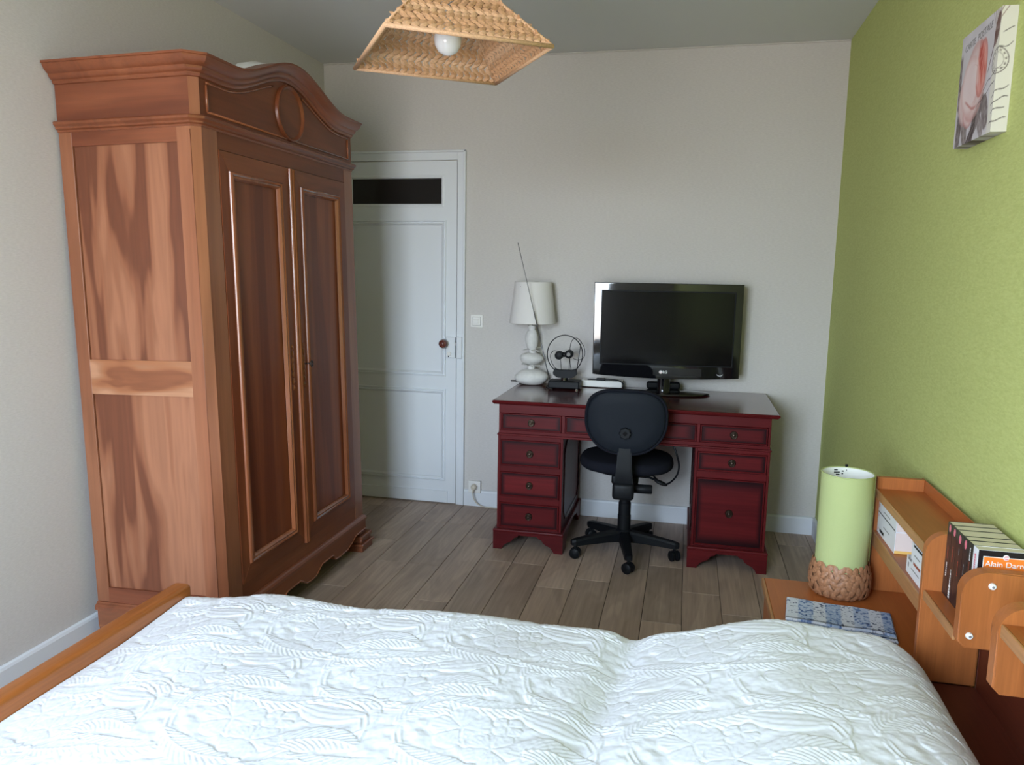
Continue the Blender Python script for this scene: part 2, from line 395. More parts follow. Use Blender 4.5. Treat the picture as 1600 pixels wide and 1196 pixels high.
# leaf: stiles and rails round the pane and the two panels
bm = BM()
for a in ((DL, PX0, .006, 2.036), (PX1, DR, .006, 2.036)): box(bm, dm(a[0]), dm(a[1]), -.010, -.001, a[2], a[3])
for z0, z1 in ((.006, .158), (.692, .801), (1.685, 1.792), (1.943, 2.036)): box(bm, dm(PX0), dm(PX1), -.010, -.001, z0, z1)
leaf = obj('door_leaf', bm, 'white_paint', door)
for z0, z1 in ((.158, .692), (.801, 1.685)):
    p = obj('door_panel', bx(dm(PX0), dm(PX1), -.0045, -.0012, z0, z1), 'white_paint', leaf)
    bm = BM(); frame_ring(bm, PX0, PX1, z0, z1, [(-.016, .0), (-.016, .008), (-.010, .010), (-.007, .003), (-.003, .003), (.0, .009), (.006, .007), (.010, -.002), (.014, -.004)], lambda a, b, h: (dm(a), -.010-h, b)); obj('panel_moulding', bm, 'white_paint', leaf)
obj('glass_pane', bx(dm(PX0), dm(PX1-.014), -.005, -.0012, 1.795, 1.94), 'dark_glass', leaf)
bm = BM(); frame_ring(bm, PX0, PX1-.004, 1.785, 1.950, [(-.010, 0), (-.010, .003), (0, .006), (.008, .003), (.011, -.005)], lambda a, b, h: (dm(a), -.010-h, b)); obj('pane_moulding', bm, 'white_paint', leaf)
obj('kick_board', bx(dm(.10), dm(.774), -.020, -.010, .008, .080, bev=.002), 'white_paint', leaf)
lk = obj('lock_case', bx(dm(.766), dm(.822), -.030, -.010, .900, 1.024, bev=.003), 'white_paint', leaf)
bm = BM(); lathe(bm, [(.0, -.036), (.011, -.036), (.013, -.033), (.013, -.030)], (dm(.787), 0, .925), 20, axis='y', cap=False); obj('key_rosette', bm, 'white_plastic', lk, smooth=35)
bm = BM(); lathe(bm, [(.004, 0), (.004, .003)], (dm(.783), -.033, .909), 10, axis='y'); obj('keyhole', bm, 'ink_black', lk)
obj('strike_plate', bx(dm(.832), dm(.864), -.034, -.014, .898, 1.026, bev=.003), 'white_paint', door)
obj('bolt', bx(dm(.820), dm(.834), -.026, -.016, .975, .992), 'steel', door)
bm = BM(); lathe(bm, [(.010, -.03), (.010, -.050), (.018, -.053), (.0255, -.060), (.0265, -.070), (.022, -.080), (.015, -.083), (.013, -.080), (.009, -.080), (.007, -.083), (.0, -.084)], (dm(.760), 0, .986), 28, axis='y', cap=False)
kn = obj('door_knob', bm, 'knob_wood', leaf, smooth=40); kn['label'] = 'dark red-brown round knob'

# ------------------------------------------------------------------ switch and socket
sw = empty('light_switch', (.9475, -.001, 1.1215))
box(bm := BM(), -.0375, .0375, -.009, 0, -.0375, .0375, bev=.003); obj('cover_plate', bm, 'white_plastic', sw)
box(bm := BM(), -.026, .026, -.011, -.008, -.026, .026, bev=.001); obj('inner_frame', bm, plain('switch_shadow_line', (.45, .45, .44), .5), sw)  # grey colour stands in for the square shadow line round the rocker
box(bm := BM(), -.0235, .0235, -.0135, -.0105, -.0235, .0235, bev=.001); obj('rocker_frame', bm, 'white_plastic', sw)
box(bm := BM(), -.016, .016, -.020, -.013, -.014, .014, bev=.002); obj('rocker', bm, 'white_plastic', sw)
tag(sw, 'square white light switch on the grey wall beside the door frame', 'light switch')
so = empty('wall_socket', (.948, -.0165, .1225))
box(bm := BM(), -.0375, .0375, -.010, 0, -.037, .037, bev=.003); obj('cover_plate', bm, 'white_plastic', so)
obj('mounting_box', bx(-.034, .034, .0002, .0155, -.020, .034), 'white_plastic', so)
bm = BM(); lathe(bm, [(.0, -.0105), (.019, -.0105), (.021, -.013), (.023, -.010)], (0, 0, 0), 24, axis='y', cap=False); obj('socket_ring', bm, 'white_plastic', so, smooth=35)
tag(so, 'square white wall socket at the baseboard between door and desk', 'wall socket')
pg = empty('power_plug', (.948, -.028, .1225))
bm = BM(); lathe(bm, [(.017, .0), (.018, -.012), (.015, -.026), (.010, -.030)], (0, -.0005, .002), 20, axis='y'); obj('plug_body', bm, 'cream_plastic', pg, smooth=40)
bm = BM(); tube(bm, [(0, -.022, .002), (-.001, -.030, -.012), (0, -.030, -.032)], .0075, 8, r2=.004); obj('strain_relief', bm, 'cream_plastic', pg, smooth=True)
bm = BM(); tube(bm, spline([(0, -.030, -.030), (.004, -.028, -.060), (.020, -.020, -.090), (.05, -.015, -.110), (.11, -.010, -.1175), (.21, -.008, -.1180), (.262, -.01, -.1180)], 6), .0033, 8); obj('cord', bm, 'cream_plastic', pg, smooth=True)
tag(pg, 'cream plug with its flex hanging from the wall socket by the door', 'plug')

# ================================================================== WARDROBE (leans back slightly against the left wall)
LEAN = .022
wr = empty('wardrobe', (.050, -2.035, -.0119), (0, -LEAN, 0))
tag(wr, 'tall reddish walnut wardrobe with two panelled doors and arched cornice', 'wardrobe')
XS, XF, CH, WW = .515, .539, .024, 1.220
YA, YB = CH, WW-CH                     # front face ends
def frontpt(y, z, h): return (XF+h, y, z)
ZP, ZB = .178, 1.874                   # plinth top, body top
# posts
def post(pts, z0, z1): return prism(BM(), pts, z0, z1, 'z')
obj('corner_post', post([(.462, 0), (XS, 0), (XF, CH), (XF, .110), (.50, .110), (.462, .05)], ZP, ZB), 'walnut_v', wr)
obj('corner_post', post([(.462, WW), (.462, WW-.05), (.50, WW-.110), (XF, WW-.110), (XF, WW-CH), (XS, WW)], ZP, ZB), 'walnut_v', wr)
obj('rear_post', bx(0, .052, 0, .05, ZP, ZB, bev=.002), 'walnut_v', wr)
obj('rear_post', bx(0, .052, WW-.05, WW, ZP, ZB, bev=.002), 'walnut_v', wr)
# bead down the near corner post
bm = BM(); tube(bm, [(.5135, -.0005, ZP+.01), (.5135, -.0005, ZB-.01)], .0016, 6); obj('post_bead', bm, 'walnut_v', wr, smooth=True)
for s in (0, 1):
    y0, y1 = (.0, .028) if s == 0 else (WW-.028, WW)
    yi0, yi1 = (.007, .022) if s == 0 else (WW-.022, WW-.007)
    obj('side_rail', bx(.052, .462, y0, y1, 1.826, ZB), 'walnut_dark', wr)
    obj('side_rail', bx(.052, .462, y0, y1, .966, 1.090), 'walnut_rail', wr)
    obj('side_rail', bx(.052, .462, y0, y1, ZP, .236), 'walnut_dark', wr)
    obj('side_panel', bx(.054, .460, yi0, yi1, 1.090, 1.826), 'walnut_panel', wr)
    obj('side_panel', bx(.054, .460, yi0, yi1, .236, .966), 'walnut_panel', wr)
obj('back_panel', bx(.002, .012, .052, WW-.052, ZP, ZB), 'walnut_v', wr)
# front rails
obj('top_rail', bx(XF-.030, XF-.001, .112, WW-.112, 1.815, ZB), 'walnut_y', wr)
obj('bottom_rail', bx(XF-.030, XF-.001, .112, WW-.112, ZP, .240), 'walnut_y', wr)
# doors
DP = [(0, 0), (.001, .005), (.004, .009), (.008, .011), (.012, .009), (.014, .006), (.017, .008), (.021, .008), (.024, .004), (.029, -.006)]
def wdoor(y0, y1, my0, my1, hinge_far):
    z0, z1, mz0, mz1 = .2425, 1.8125, .305, 1.748
    fr = BM(); d0, d1 = XF-.026, XF+.002
    for a in ((y0, my0+.02), (my1-.02, y1)): box(fr, d0, d1, a[0], a[1], z0, z1)
    dr = obj('door', fr, 'walnut_door', wr)
    def rail(za, zb, up):
        # mitred rails
        k = .02
        pts = [(y0+.0005, zb), (y1-.0005, zb), (my1-k, za), (my0+k, za)] if up else [(y0+.0005, za), (y1-.0005, za), (my1-k, zb), (my0+k, zb)]
        obj('door_rail', prism(BM(), pts, d0, d1+.0006, 'x'), 'walnut_y', dr)
    rail(mz1-.02, z1, True); rail(z0, mz0+.02, False)
    obj('door_panel', bx(XF-.016, XF-.006, my0+.02, my1-.02, mz0+.02, mz1-.02), 'walnut_door', dr)
    bm = BM(); frame_ring(bm, my0, my1, mz0, mz1, DP, lambda a, b, h: (d1+h, a, b)); obj('panel_moulding', bm, 'walnut_mould', dr, smooth=50)
    return dr
dl = wdoor(.114, .604, .165, .523, False)
dr = wdoor(.606, 1.106, .677, 1.040, True)
# centre astragal with reeds, fixed to the far door
bm = BM(); prism(bm, [(XF+.001, .5855), (XF+.010, .5865), (XF+.013, .590), (XF+.010, .5945), (XF+.010, .597), (XF+.0155, .6035), (XF+.010, .610), (XF+.010, .6125), (XF+.013, .617), (XF+.010, .6205), (XF+.001, .6215)], .238, 1.810, 'z'); obj('astragal', bm, 'walnut_mould', dr, smooth=50)
# carved escutcheons and key
def escutcheon(y, par):
    bm = BM()
    for dz, ry, rz in ((-.085, .007, .012), (-.058, .010, .016), (-.03, .008, .016), (0, .0115, .024), (.03, .008, .016), (.058, .010, .016), (.085, .007, .012)):
        n = 14; c = bm.verts.new((XF+.0065, y, 1.005+dz)); ring = [bm.verts.new((XF+.0021, y+ry*math.cos(2*PI*i/n), 1.005+dz+rz*math.sin(2*PI*i/n))) for i in range(n)]
        mid = [bm.verts.new((XF+.0058, y+ry*.6*math.cos(2*PI*i/n), 1.005+dz+rz*.6*math.sin(2*PI*i/n))) for i in range(n)]
        for i in range(n):
            bm.faces.new((ring[i], ring[(i+1) % n], mid[(i+1) % n], mid[i])); bm.faces.new((mid[i], mid[(i+1) % n], c))
    e = obj('escutcheon', bm, 'walnut_mould', par, smooth=True); e['label'] = 'carved keyhole plate'; return e
escutcheon(.554, dl); escutcheon(.648, dr)
bm = BM(); tube(bm, [(XF+.004, .648, 1.012), (XF+.030, .648, 1.012)], .003, 8); tube(bm, [(XF+.038, .648+.010*math.cos(a), 1.012+.012*math.sin(a)) for a in np.linspace(0, 2*PI, 16, endpoint=False)], .0026, 6, closed=True)
tube(bm, [(XF+.029, .648, 1.012), (XF+.038, .648, 1.001)], .0025, 6)
k_ = obj('key', bm, 'steel', dr, smooth=True); k_['label'] = 'small dark steel key'; k_.data.materials[0] = plain('key_iron', (.05, .045, .045), .35, metal=.9)
# plinth: moulding, apron with scrolled lower edge, side boards, stepped feet
plan = [(0.0, 0.0), (XS, 0.0), (XF, CH), (XF, WW-CH), (XS, WW), (0.0, WW)]
bm = BM(); sweep_plan(bm, plan, [(-.03, .150), (.017, .150), (.017, .162), (.012, .169), (.006, .173), (.003, .178), (-.03, .178)]); obj('plinth_moulding', bm, 'walnut_cornice', wr)
def apron_z(t):
    t = abs(t)
    P = [(0, .060), (.045, .064), (.085, .088), (.10, .095), (.205, .095), (.222, .090), (.226, .070), (.26, .064), (.36, .066), (.42, .084), (.46, .103), (.52, .105), (.60, .105)]
    for (a, za), (b, zb) in zip(P, P[1:]):
        if t <= b: return za+(zb-za)*(t-a)/(b-a)
    return .105
cy = WW/2
ys = np.linspace(.03, WW-.03, 120)
low = [(float(y), apron_z(y-cy)) for y in ys]
bm = BM(); prism(bm, low+[(WW-.03, .152), (.03, .152)], XF-.012, XF+.016, 'x'); ap = obj('apron', bm, 'walnut_y', wr)
bm = BM(); tube(bm, [(XF+.016, y, z+.002) for y, z in low], .0035, 6); obj('apron_bead', bm, 'walnut_mould', ap, smooth=True)
for y0, y1 in ((-.016, .004), (WW-.004, WW+.016)):
    obj('plinth_side', bx(.01, XS, y0, y1, .085, .152), 'walnut_rail', wr)
def foot(y0, y1, x0, x1, zb=0.0):
    bm = BM(); cx_, cy_ = (x0+x1)/2, (y0+y1)/2; hx, hy = (x1-x0)/2, (y1-y0)/2
    for za, zc, g in ((zb, .030, .026), (.030, .044, .034), (.044, .062, .020), (.062, .080, .026), (.080, .106, .006)):
        box(bm, cx_-hx-g*.5, cx_+hx+g, cy_-hy-g, cy_+hy+g, za, zc, bev=.004, seg=2)
    return obj('foot', bm, 'walnut_cornice', wr)
foot(.0, .075, XF-.075, XF, zb=.0); foot(WW-.075, WW, XF-.075, XF, zb=.0)
obj('foot', bx(.01, .085, -.016, .065, .0117, .09, bev=.004), 'walnut_cornice', wr); obj('foot', bx(.01, .085, WW-.065, WW+.016, .0117, .09, bev=.004), 'walnut_cornice', wr)
# waist moulding above the doors
bm = BM(); sweep_plan(bm, plan, [(-.03, 1.874), (.002, 1.874), (.004, 1.880), (.012, 1.884), (.012, 1.890), (.020, 1.897), (.021, 1.905), (.016, 1.9095), (-.03, 1.9095)]); obj('waist_moulding', bm, 'walnut_cornice', wr, smooth=35)
# frieze: sides, canted corners, front board with curved top
ZF0 = 1.9115
def bump(y):
    t = abs(y-cy)
    return .111*(math.cos(PI*t/.45)+1)/2 if t < .45 else 0.0
obj('frieze_side', prism(BM(), [(0, 0), (XS, 0), (XS, .02), (0, .02)], ZF0, 2.04, 'z'), 'walnut_dark', wr)
obj('frieze_side', prism(BM(), [(0, WW-.02), (XS, WW-.02), (XS, WW), (0, WW)], ZF0, 2.04, 'z'), 'walnut_dark', wr)
obj('frieze_corner', prism(BM(), [(XS, 0), (XF, CH), (XF-.02, CH+.02), (XS-.01, .02)], ZF0, 2.04, 'z'), 'walnut_v', wr)
obj('frieze_corner', prism(BM(), [(XS, WW), (XS-.01, WW-.02), (XF-.02, WW-CH-.02), (XF, WW-CH)], ZF0, 2.04, 'z'), 'walnut_v', wr)
ys = np.linspace(YA, YB, 80)
top = [(float(y), 2.045+bump(y)) for y in ys]
bm = BM(); prism(bm, [(YA, ZF0), (YB, ZF0)]+top[::-1], XF-.024, XF-.0005, 'x'); fz = obj('frieze_board', bm, 'walnut_y', wr)
# thin applied mouldings on the frieze
def bead(path, r=.0042): return tube(BM(), path, r, 6)
fx = XF+.001
obj('frieze_bead', bead([(fx, .062, 2.014), (fx, .062, 1.928)], .0055), 'walnut_mould', fz, smooth=True)
obj('frieze_bead', bead([(fx, WW-.062, 2.014), (fx, WW-.062, 1.928)], .0055), 'walnut_mould', fz, smooth=True)
obj('frieze_bead', bead([(fx, .062, 1.927), (fx, WW-.062, 1.927)]), 'walnut_mould', fz, smooth=True)
for a, b in ((.062, cy-.115), (cy+.115, WW-.062)):
    yy = np.linspace(a, b, 26); obj('frieze_bead', bead([(fx, float(y), 2.022+bump(y)*.93) for y in yy]), 'walnut_mould', fz, smooth=True)
med = []
bm = BM(); lathe(bm, [(.0, .002), (.092, .002), (.095, .005), (.098, .010), (.103, .012), (.108, .009), (.111, .0)], (XF, cy+.01, 2.030), 48, axis='x', cap=False)
md = obj('medallion', bm, 'walnut_mould', fz, smooth=40); md.data.materials[0] = MT['walnut_y']
# cornice
yy = [float(v) for v in np.linspace(YA, YB, 70)]
path = [(0, 0), (XS, 0)]+[(XF, y) for y in yy]+[(XS, WW), (0, WW)]
def czf(i): return bump(path[i][1]) if 2 <= i < 2+len(yy) else 0
CP = [(-.03, 2.031), (.001, 2.031), (.006, 2.033), (.010, 2.039), (.010, 2.044), (.016, 2.047), (.022, 2.053), (.024, 2.058), (.024, 2.062), (.031, 2.066), (.040, 2.074), (.046, 2.084), (.048, 2.090), (.052, 2.092), (.052, 2.099), (-.03, 2.099)]
bm = BM(); sweep_plan(bm, path, CP, czf); obj('cornice', bm, 'walnut_cornice', wr, smooth=28)
obj('roof_board', bx(.005, XF-.03, .02, WW-.02, 2.030, 2.045), 'walnut_v', wr)
# pale rounded thing lying on the wardrobe roof
hat = empty('white_bundle', (.285, -1.18, 2.0405))
bm = BM(); lathe(bm, [(.0, .0), (.15, .0), (.205, .04), (.22, .10), (.20, .17), (.14, .222), (.07, .244), (.0, .250)], (0, 0, 0), 40, sx=.62, sy=1, cap=False); obj('bundle_body', bm, plain('white_cotton', (.74, .76, .74), .9, bump=.4, bscale=40), hat, smooth=True)
tag(hat, 'pale rounded bundle just showing behind the arched wardrobe cornice', 'bundle')

# ================================================================== DESK
dk = empty('pedestal_desk', (1.905, -.350, 0)); OX, OY = 1.905, -.350
tag(dk, 'dark red mahogany pedestal desk with ring-pull drawers against the grey wall', 'desk')
def dbx(x0, x1, y0, y1, z0, z1, **k): return bx(x0-OX, x1-OX, y0-OY, y1-OY, z0, z1, **k)
DZ = .776
FY = -.655                                   # drawer plane
# top with moulded edge
bm = BM(); sweep_plan(bm, [(1.238-OX, -.012-OY), (1.238-OX, -.668-OY), (2.570-OX, -.668-OY), (2.570-OX, -.012-OY)][::1], [(-.2, DZ-.020), (.004, DZ-.020), (.012, DZ-.017), (.018, DZ-.010), (.020, DZ-.004), (.014, DZ-.001), (-.2, DZ-.001)], closed=False)
bm.free()
bm = BM()
x0, x1, y0, y1 = 1.219-OX, 2.592-OX, -.688-OY, -.010-OY
rings = []
for g, z in ((.020, DZ-.020), (.010, DZ-.019), (.003, DZ-.012), (.0, DZ-.006), (.004, DZ-.001), (.010, DZ)):
    rings.append([bm.verts.new(p) for p in ((x0+g, y0+g, z), (x1-g, y0+g, z), (x1-g, y1-min(g, .002), z), (x0+g, y1-min(g, .002), z))])
for A, B in zip(rings, rings[1:]):
    for i in range(4): bm.faces.new((A[i], A[(i+1) % 4], B[(i+1) % 4], B[i]))
bm.faces.new(rings[0]); bm.faces.new(rings[-1])
obj('desk_top', bm, 'mahogany_top', dk)
bm = BM(); frame_ring(bm, x0+.0005, x1-.0005, y0+.0005, y1, [(.0215, DZ-.0212), (.009, DZ-.0198), (.0015, DZ-.0125), (-.0012, DZ-.006), (.0035, DZ-.0006)], lambda a, b, h: (a, min(b, y1), h)); obj('top_edge', bm, 'mahogany', dk)
# upper carcass with three drawers
ZU0, ZU1 = .604, DZ-.0215
UX0, UX1 = 1.248, 2.558
bm = BM(); box(bm, UX0-OX, UX1-OX, FY+.03-OY, -.03-OY, ZU0, ZU1); obj('upper_carcass', bm, 'mahogany', dk)
def rail(nm, xa, xb, za, zb, mat='mahogany', ya=FY, yb=FY+.03): return obj(nm, dbx(xa, xb, ya, yb, za, zb, bev=.0012, seg=1), mat, dk)
rail('front_rail', UX0, UX1, .709, ZU1); rail('front_rail', UX0, UX1, ZU0, .6215)
for xa, xb in ((UX0, 1.261), (1.569, 1.586), (2.221, 2.236), (2.547, UX1)): rail('front_stile', xa, xb, .6215, .709, 'mahogany_v')
# waist moulding below the upper drawers
bm = BM(); box(bm, 1.241-OX, 2.566-OX, FY-.008-OY, -.025-OY, .594, .604, bev=.003); obj('waist_moulding', bm, 'mahogany', dk)
# antiqued drawer front: red field, darkened toward the edges of the lacquer
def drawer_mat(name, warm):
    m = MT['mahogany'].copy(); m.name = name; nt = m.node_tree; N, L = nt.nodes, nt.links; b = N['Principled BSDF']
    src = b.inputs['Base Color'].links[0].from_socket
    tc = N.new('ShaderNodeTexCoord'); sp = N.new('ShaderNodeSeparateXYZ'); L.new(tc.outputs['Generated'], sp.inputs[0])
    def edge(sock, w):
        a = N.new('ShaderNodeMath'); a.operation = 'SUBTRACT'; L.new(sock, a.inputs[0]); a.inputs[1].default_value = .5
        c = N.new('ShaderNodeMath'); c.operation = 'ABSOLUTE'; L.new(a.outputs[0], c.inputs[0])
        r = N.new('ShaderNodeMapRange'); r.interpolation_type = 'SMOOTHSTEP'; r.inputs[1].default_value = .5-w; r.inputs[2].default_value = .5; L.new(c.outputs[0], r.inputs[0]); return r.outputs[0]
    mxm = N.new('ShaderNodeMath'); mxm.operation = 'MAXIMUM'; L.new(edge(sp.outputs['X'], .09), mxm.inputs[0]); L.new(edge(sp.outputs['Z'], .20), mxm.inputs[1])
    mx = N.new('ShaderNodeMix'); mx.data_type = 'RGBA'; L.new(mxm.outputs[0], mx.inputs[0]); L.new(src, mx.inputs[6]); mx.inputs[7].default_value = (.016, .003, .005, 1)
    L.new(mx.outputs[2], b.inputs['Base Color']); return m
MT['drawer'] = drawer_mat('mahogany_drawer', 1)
def ring_pull(cx_, cz_, par):
    y = FY-.004-OY
    bm = BM(); lathe(bm, [(.0, y-.004), (.008, y-.004), (.010, y-.002), (.0165, y-.002), (.0185, y+.003)], (cx_-OX, 0, cz_), 24, axis='y', cap=False); bk = obj('pull_backplate', bm, 'brass', par, smooth=35)
    bm = BM(); lathe(bm, [(.0, y-.016), (.004, y-.015), (.0055, y-.011), (.004, y-.006), (.004, y-.003)], (cx_-OX, 0, cz_), 14, axis='y', cap=False); obj('pull_knob', bm, 'brass', bk, smooth=40) if False else obj('pull_knob', bm, 'brass', par, smooth=40)
    bm = BM(); tube(bm, [(cx_-OX+.0145*math.cos(a), y-.007-.002*math.sin(a), cz_-.003+.0155*math.sin(a)) for a in np.linspace(0, 2*PI, 24, endpoint=False)], .0016, 6, closed=True); obj('pull_ring', bm, 'brass', par, smooth=True)
def drawer(xa, xb, za, zb, pull=True, nm='drawer'):
    g = .0015; xa += g; xb -= g; za += g; zb -= g
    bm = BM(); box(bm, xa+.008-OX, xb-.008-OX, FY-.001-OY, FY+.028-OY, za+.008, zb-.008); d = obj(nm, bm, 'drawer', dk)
    bm = BM(); frame_ring(bm, xa-OX, xb-OX, za, zb, [(0, -.02), (0, .003), (.002, .006), (.005, .006), (.008, .001), (.012, -.003)], lambda a, b, h: (a, FY-OY-h, b)); obj('drawer_beading', bm, 'mahogany', d, smooth=35)
    if pull: ring_pull((xa+xb)/2, (za+zb)/2, d)
    return d
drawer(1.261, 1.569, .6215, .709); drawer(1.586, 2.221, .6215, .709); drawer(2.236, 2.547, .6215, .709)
# pedestals
def pedestal(xa, xb, ds):
    """xa..xb outer body, ds = list of (z0,z1,name)"""
    bm = BM(); box(bm, xa-OX, xb-OX, FY+.030-OY, -.03-OY, .106, .594); pc = obj('pedestal', bm, 'mahogany_v', dk)
    for s in (0, 1):
        xx = xa if s == 0 else xb
        sg = -1 if s == 0 else 1
        # side panel with darker canted moulding
        bm = BM(); ya, yb = FY+.06-OY, -.07-OY; c = .05
        oct_ = [(ya, .15+c), (ya+c, .15), (yb-c, .15), (yb, .15+c), (yb, .555-c), (yb-c, .555), (ya+c, .555), (ya, .555-c)]
        tube(bm, [(xx-OX+sg*.001, a, b) for a, b in oct_], .006, 6, closed=True); obj('side_moulding', bm, plain('mahogany_black', (.02, .006, .008), .25), pc, smooth=False)
    zs = [.594]+[z for d in ds for z in (d[1], d[0])]+[.106]
    # stiles
    for x_a, x_b in ((xa, xa+.0125), (xb-.0125, xb)): obj('pedestal_stile', dbx(x_a, x_b, FY, FY+.030, .106, .594, bev=.0012, seg=1), 'mahogany_v', pc)
    for a, b in zip(zs[0::2], zs[1::2]): obj('pedestal_rail', dbx(xa+.0125, xb-.0125, FY+.0003, FY+.030, b, a), 'mahogany', pc)
    for z0, z1, nm in ds: drawer(xa+.0125, xb-.0125, z0, z1, nm=nm)
    # plinth moulding and bracket feet
    px0, px1 = xa-.016, xb+.016
    bm = BM(); sweep_plan(bm, [(px0+.01-OX, -.02-OY), (px0+.01-OX, FY-.012-OY), (px1-.01-OX, FY-.012-OY), (px1-.01-OX, -.02-OY)][::-1], [(-.05, .090), (.008, .090), (.010, .094), (.008, .100), (.0, .106), (-.05, .106)][::1])
    bm.free()
    bm = BM(); box(bm, px0-OX, px1-OX, FY-.021-OY, -.02-OY, .090, .106, bev=.005, seg=3); obj('plinth_moulding', bm, 'mahogany', pc)
    w = px1-px0
    def bracket(w):
        f = w*.125; g = w*.345
        return [(0, 0), (f, 0), (f+.006, .014), (f+.020, .030), (f+.042, .040), (f+.056, .050), (f+.064, .064), (g, .070), (g+.008, .0795), (w-g-.008, .0795), (w-g, .070), (w-f-.064, .064), (w-f-.056, .050), (w-f-.042, .040), (w-f-.020, .030), (w-f-.006, .014), (w-f, 0), (w, 0), (w, .091), (0, .091)]
    obj('bracket_base', prism(BM(), [(px0+.002-OX+a, b) for a, b in bracket(w-.004)], FY-.019-OY, FY+.001-OY, 'y'), 'mahogany', pc)
    L = (-.022)-(FY+.001)
    for xx in (px0+.002, px1-.022):
        obj('bracket_base', prism(BM(), [(FY+.001-OY+a, b) for a, b in bracket(L)], xx-OX, xx+.020-OX, 'x'), 'mahogany_v', pc)
    return pc
pedestal(1.244, 1.578, [(.437, .574, 'drawer'), (.276, .407, 'drawer'), (.112, .245, 'drawer')])
pedestal(2.218, 2.562, [(.482, .578, 'drawer'), (.112, .450, 'cupboard_door')])

# ================================================================== THINGS ON THE DESK
# --- television
tv = empty('television', (2.045, -.185, DZ+.0005), (0, 0, math.radians(5.0)))
tag(tv, 'black flat television with glossy frame on the mahogany desk', 'television')
# oval foot, neck
bm = BM(); lathe(bm, [(.0, 0), (.235, 0), (.245, .004), (.235, .011), (.14, .016), (.05, .018), (.0, .018)], (.0, -.01, 0), 56, sx=1, sy=.43, cap=False); obj('stand_foot', bm, 'black_gloss', tv, smooth=35)
bm = BM(); lathe(bm, [(.036, .014), (.036, .095)], (.0, .02, 0), 28, sx=1, sy=.7); obj('stand_neck', bm, 'black_gloss', tv, smooth=35)
bm = BM(); box(bm, -.09, .09, .025, .075, .016, .055, bev=.012, seg=3); obj('neck_cover', bm, 'black_plastic', tv)
HW = .385; Z0, Z1 = .082, .589
def tv_bottom(x): return Z0-.000+.014*(abs(x)/HW)**2.2
xs = np.linspace(-HW, HW, 33)
outline = [(float(x), tv_bottom(x)) for x in xs]+[(HW+.002, Z1), (-HW-.002, Z1)]
bm = BM(); prism(bm, outline, -.03, .045, 'y')
es = [e for e in bm.edges if abs(e.verts[0].co.y+.03) < 1e-5 and abs(e.verts[1].co.y+.03) < 1e-5]
bmesh.ops.bevel(bm, geom=es, offset=.008, segments=3, affect='EDGES', profile=.6)
bez = obj('bezel', bm, 'black_gloss', tv, smooth=30)
obj('rear_housing', bx(-HW+.06, HW-.06, .045, .085, Z0+.05, Z1-.05, bev=.012), 'black_plastic', tv)
SX0, SX1, SZ0, SZ1 = -.342, .343, .158, .543
bm = BM(); frame_ring(bm, SX0-.006, SX1+.006, SZ0-.006, SZ1+.006, [(0, .0302), (.002, .0318), (.006, .0318), (.007, .0306)], lambda a, b, h: (a, -h, b)); obj('screen_surround', bm, 'black_plastic', bez)
obj('screen', bx(SX0, SX1, -.0308, -.0298, SZ0, SZ1), 'screen', bez)
lg = BM(); lathe(lg, [(.0, -.0306), (.0088, -.0306), (.0088, -.0300)], (-.022, 0, .118), 28, axis='y', cap=False); lgo = obj('logo_disc', lg, 'ink_white', bez)
text_mesh('logo_letters', 'LG', .020, 'ink_white', bez, axes((.001, -.0304, .118), (1, 0, 0), (0, 0, 1)), bold=.0006)
bm = BM(); tube(bm, [(-.022+.0055*math.cos(a), -.0308, .118+.0055*math.sin(a)) for a in np.linspace(PI*.5, PI*2, 14)], .0007, 5); tube(bm, [(-.0165, -.0308, .118), (-.021, -.0308, .118)], .0007, 5); obj('logo_ring', bm, 'badge', bez)
bm = BM(); tube(bm, [(.285+.017*math.cos(a), -.0312, .122+.015*math.sin(a)) for a in np.linspace(PI*1.15, PI*1.85, 14)], .0013, 6); obj('power_light', bm, 'ink_white', bez, smooth=True)
obj('badge_plate', bx(-.062, .19, -.0303, -.0296, .100, .140, bev=.0002), plain('smoked_plate', (.02, .02, .022), .12), bez)
# --- pebble table lamp
pb = empty('pebble_lamp', (1.300, -.100, DZ+.0005))
tag(pb, 'white table lamp of stacked pebbles with tapered white shade', 'lamp')
def pebble(nm, c, r, seed, flat=.0):
    bm = BM(); bmesh.ops.create_icosphere(bm, subdivisions=4, radius=1); rg = random.Random(seed); ph = [rg.uniform(0, 6) for _ in range(6)]
    for v in bm.verts:
        p = v.co.copy(); k = 1+.035*math.sin(3*p.x+ph[0])*math.cos(2*p.y+ph[1])+.03*math.sin(4*p.z+ph[2]+2*p.x)
        s = Vector((p.x*r[0]*k, p.y*r[1]*k, p.z*r[2]*k))
        if flat: s.z = max(s.z, -flat)
        v.co = s+Vector(c)
    return obj(nm, bm, 'pebble', pb, smooth=True)
pebble('pebble', (.0, 0, .043), (.096, .078, .047), 1, flat=.0425)
pebble('pebble', (-.003, 0, .150), (.067, .056, .036), 2)
pebble('pebble', (-.002, 0, .256), (.036, .036, .068), 3)
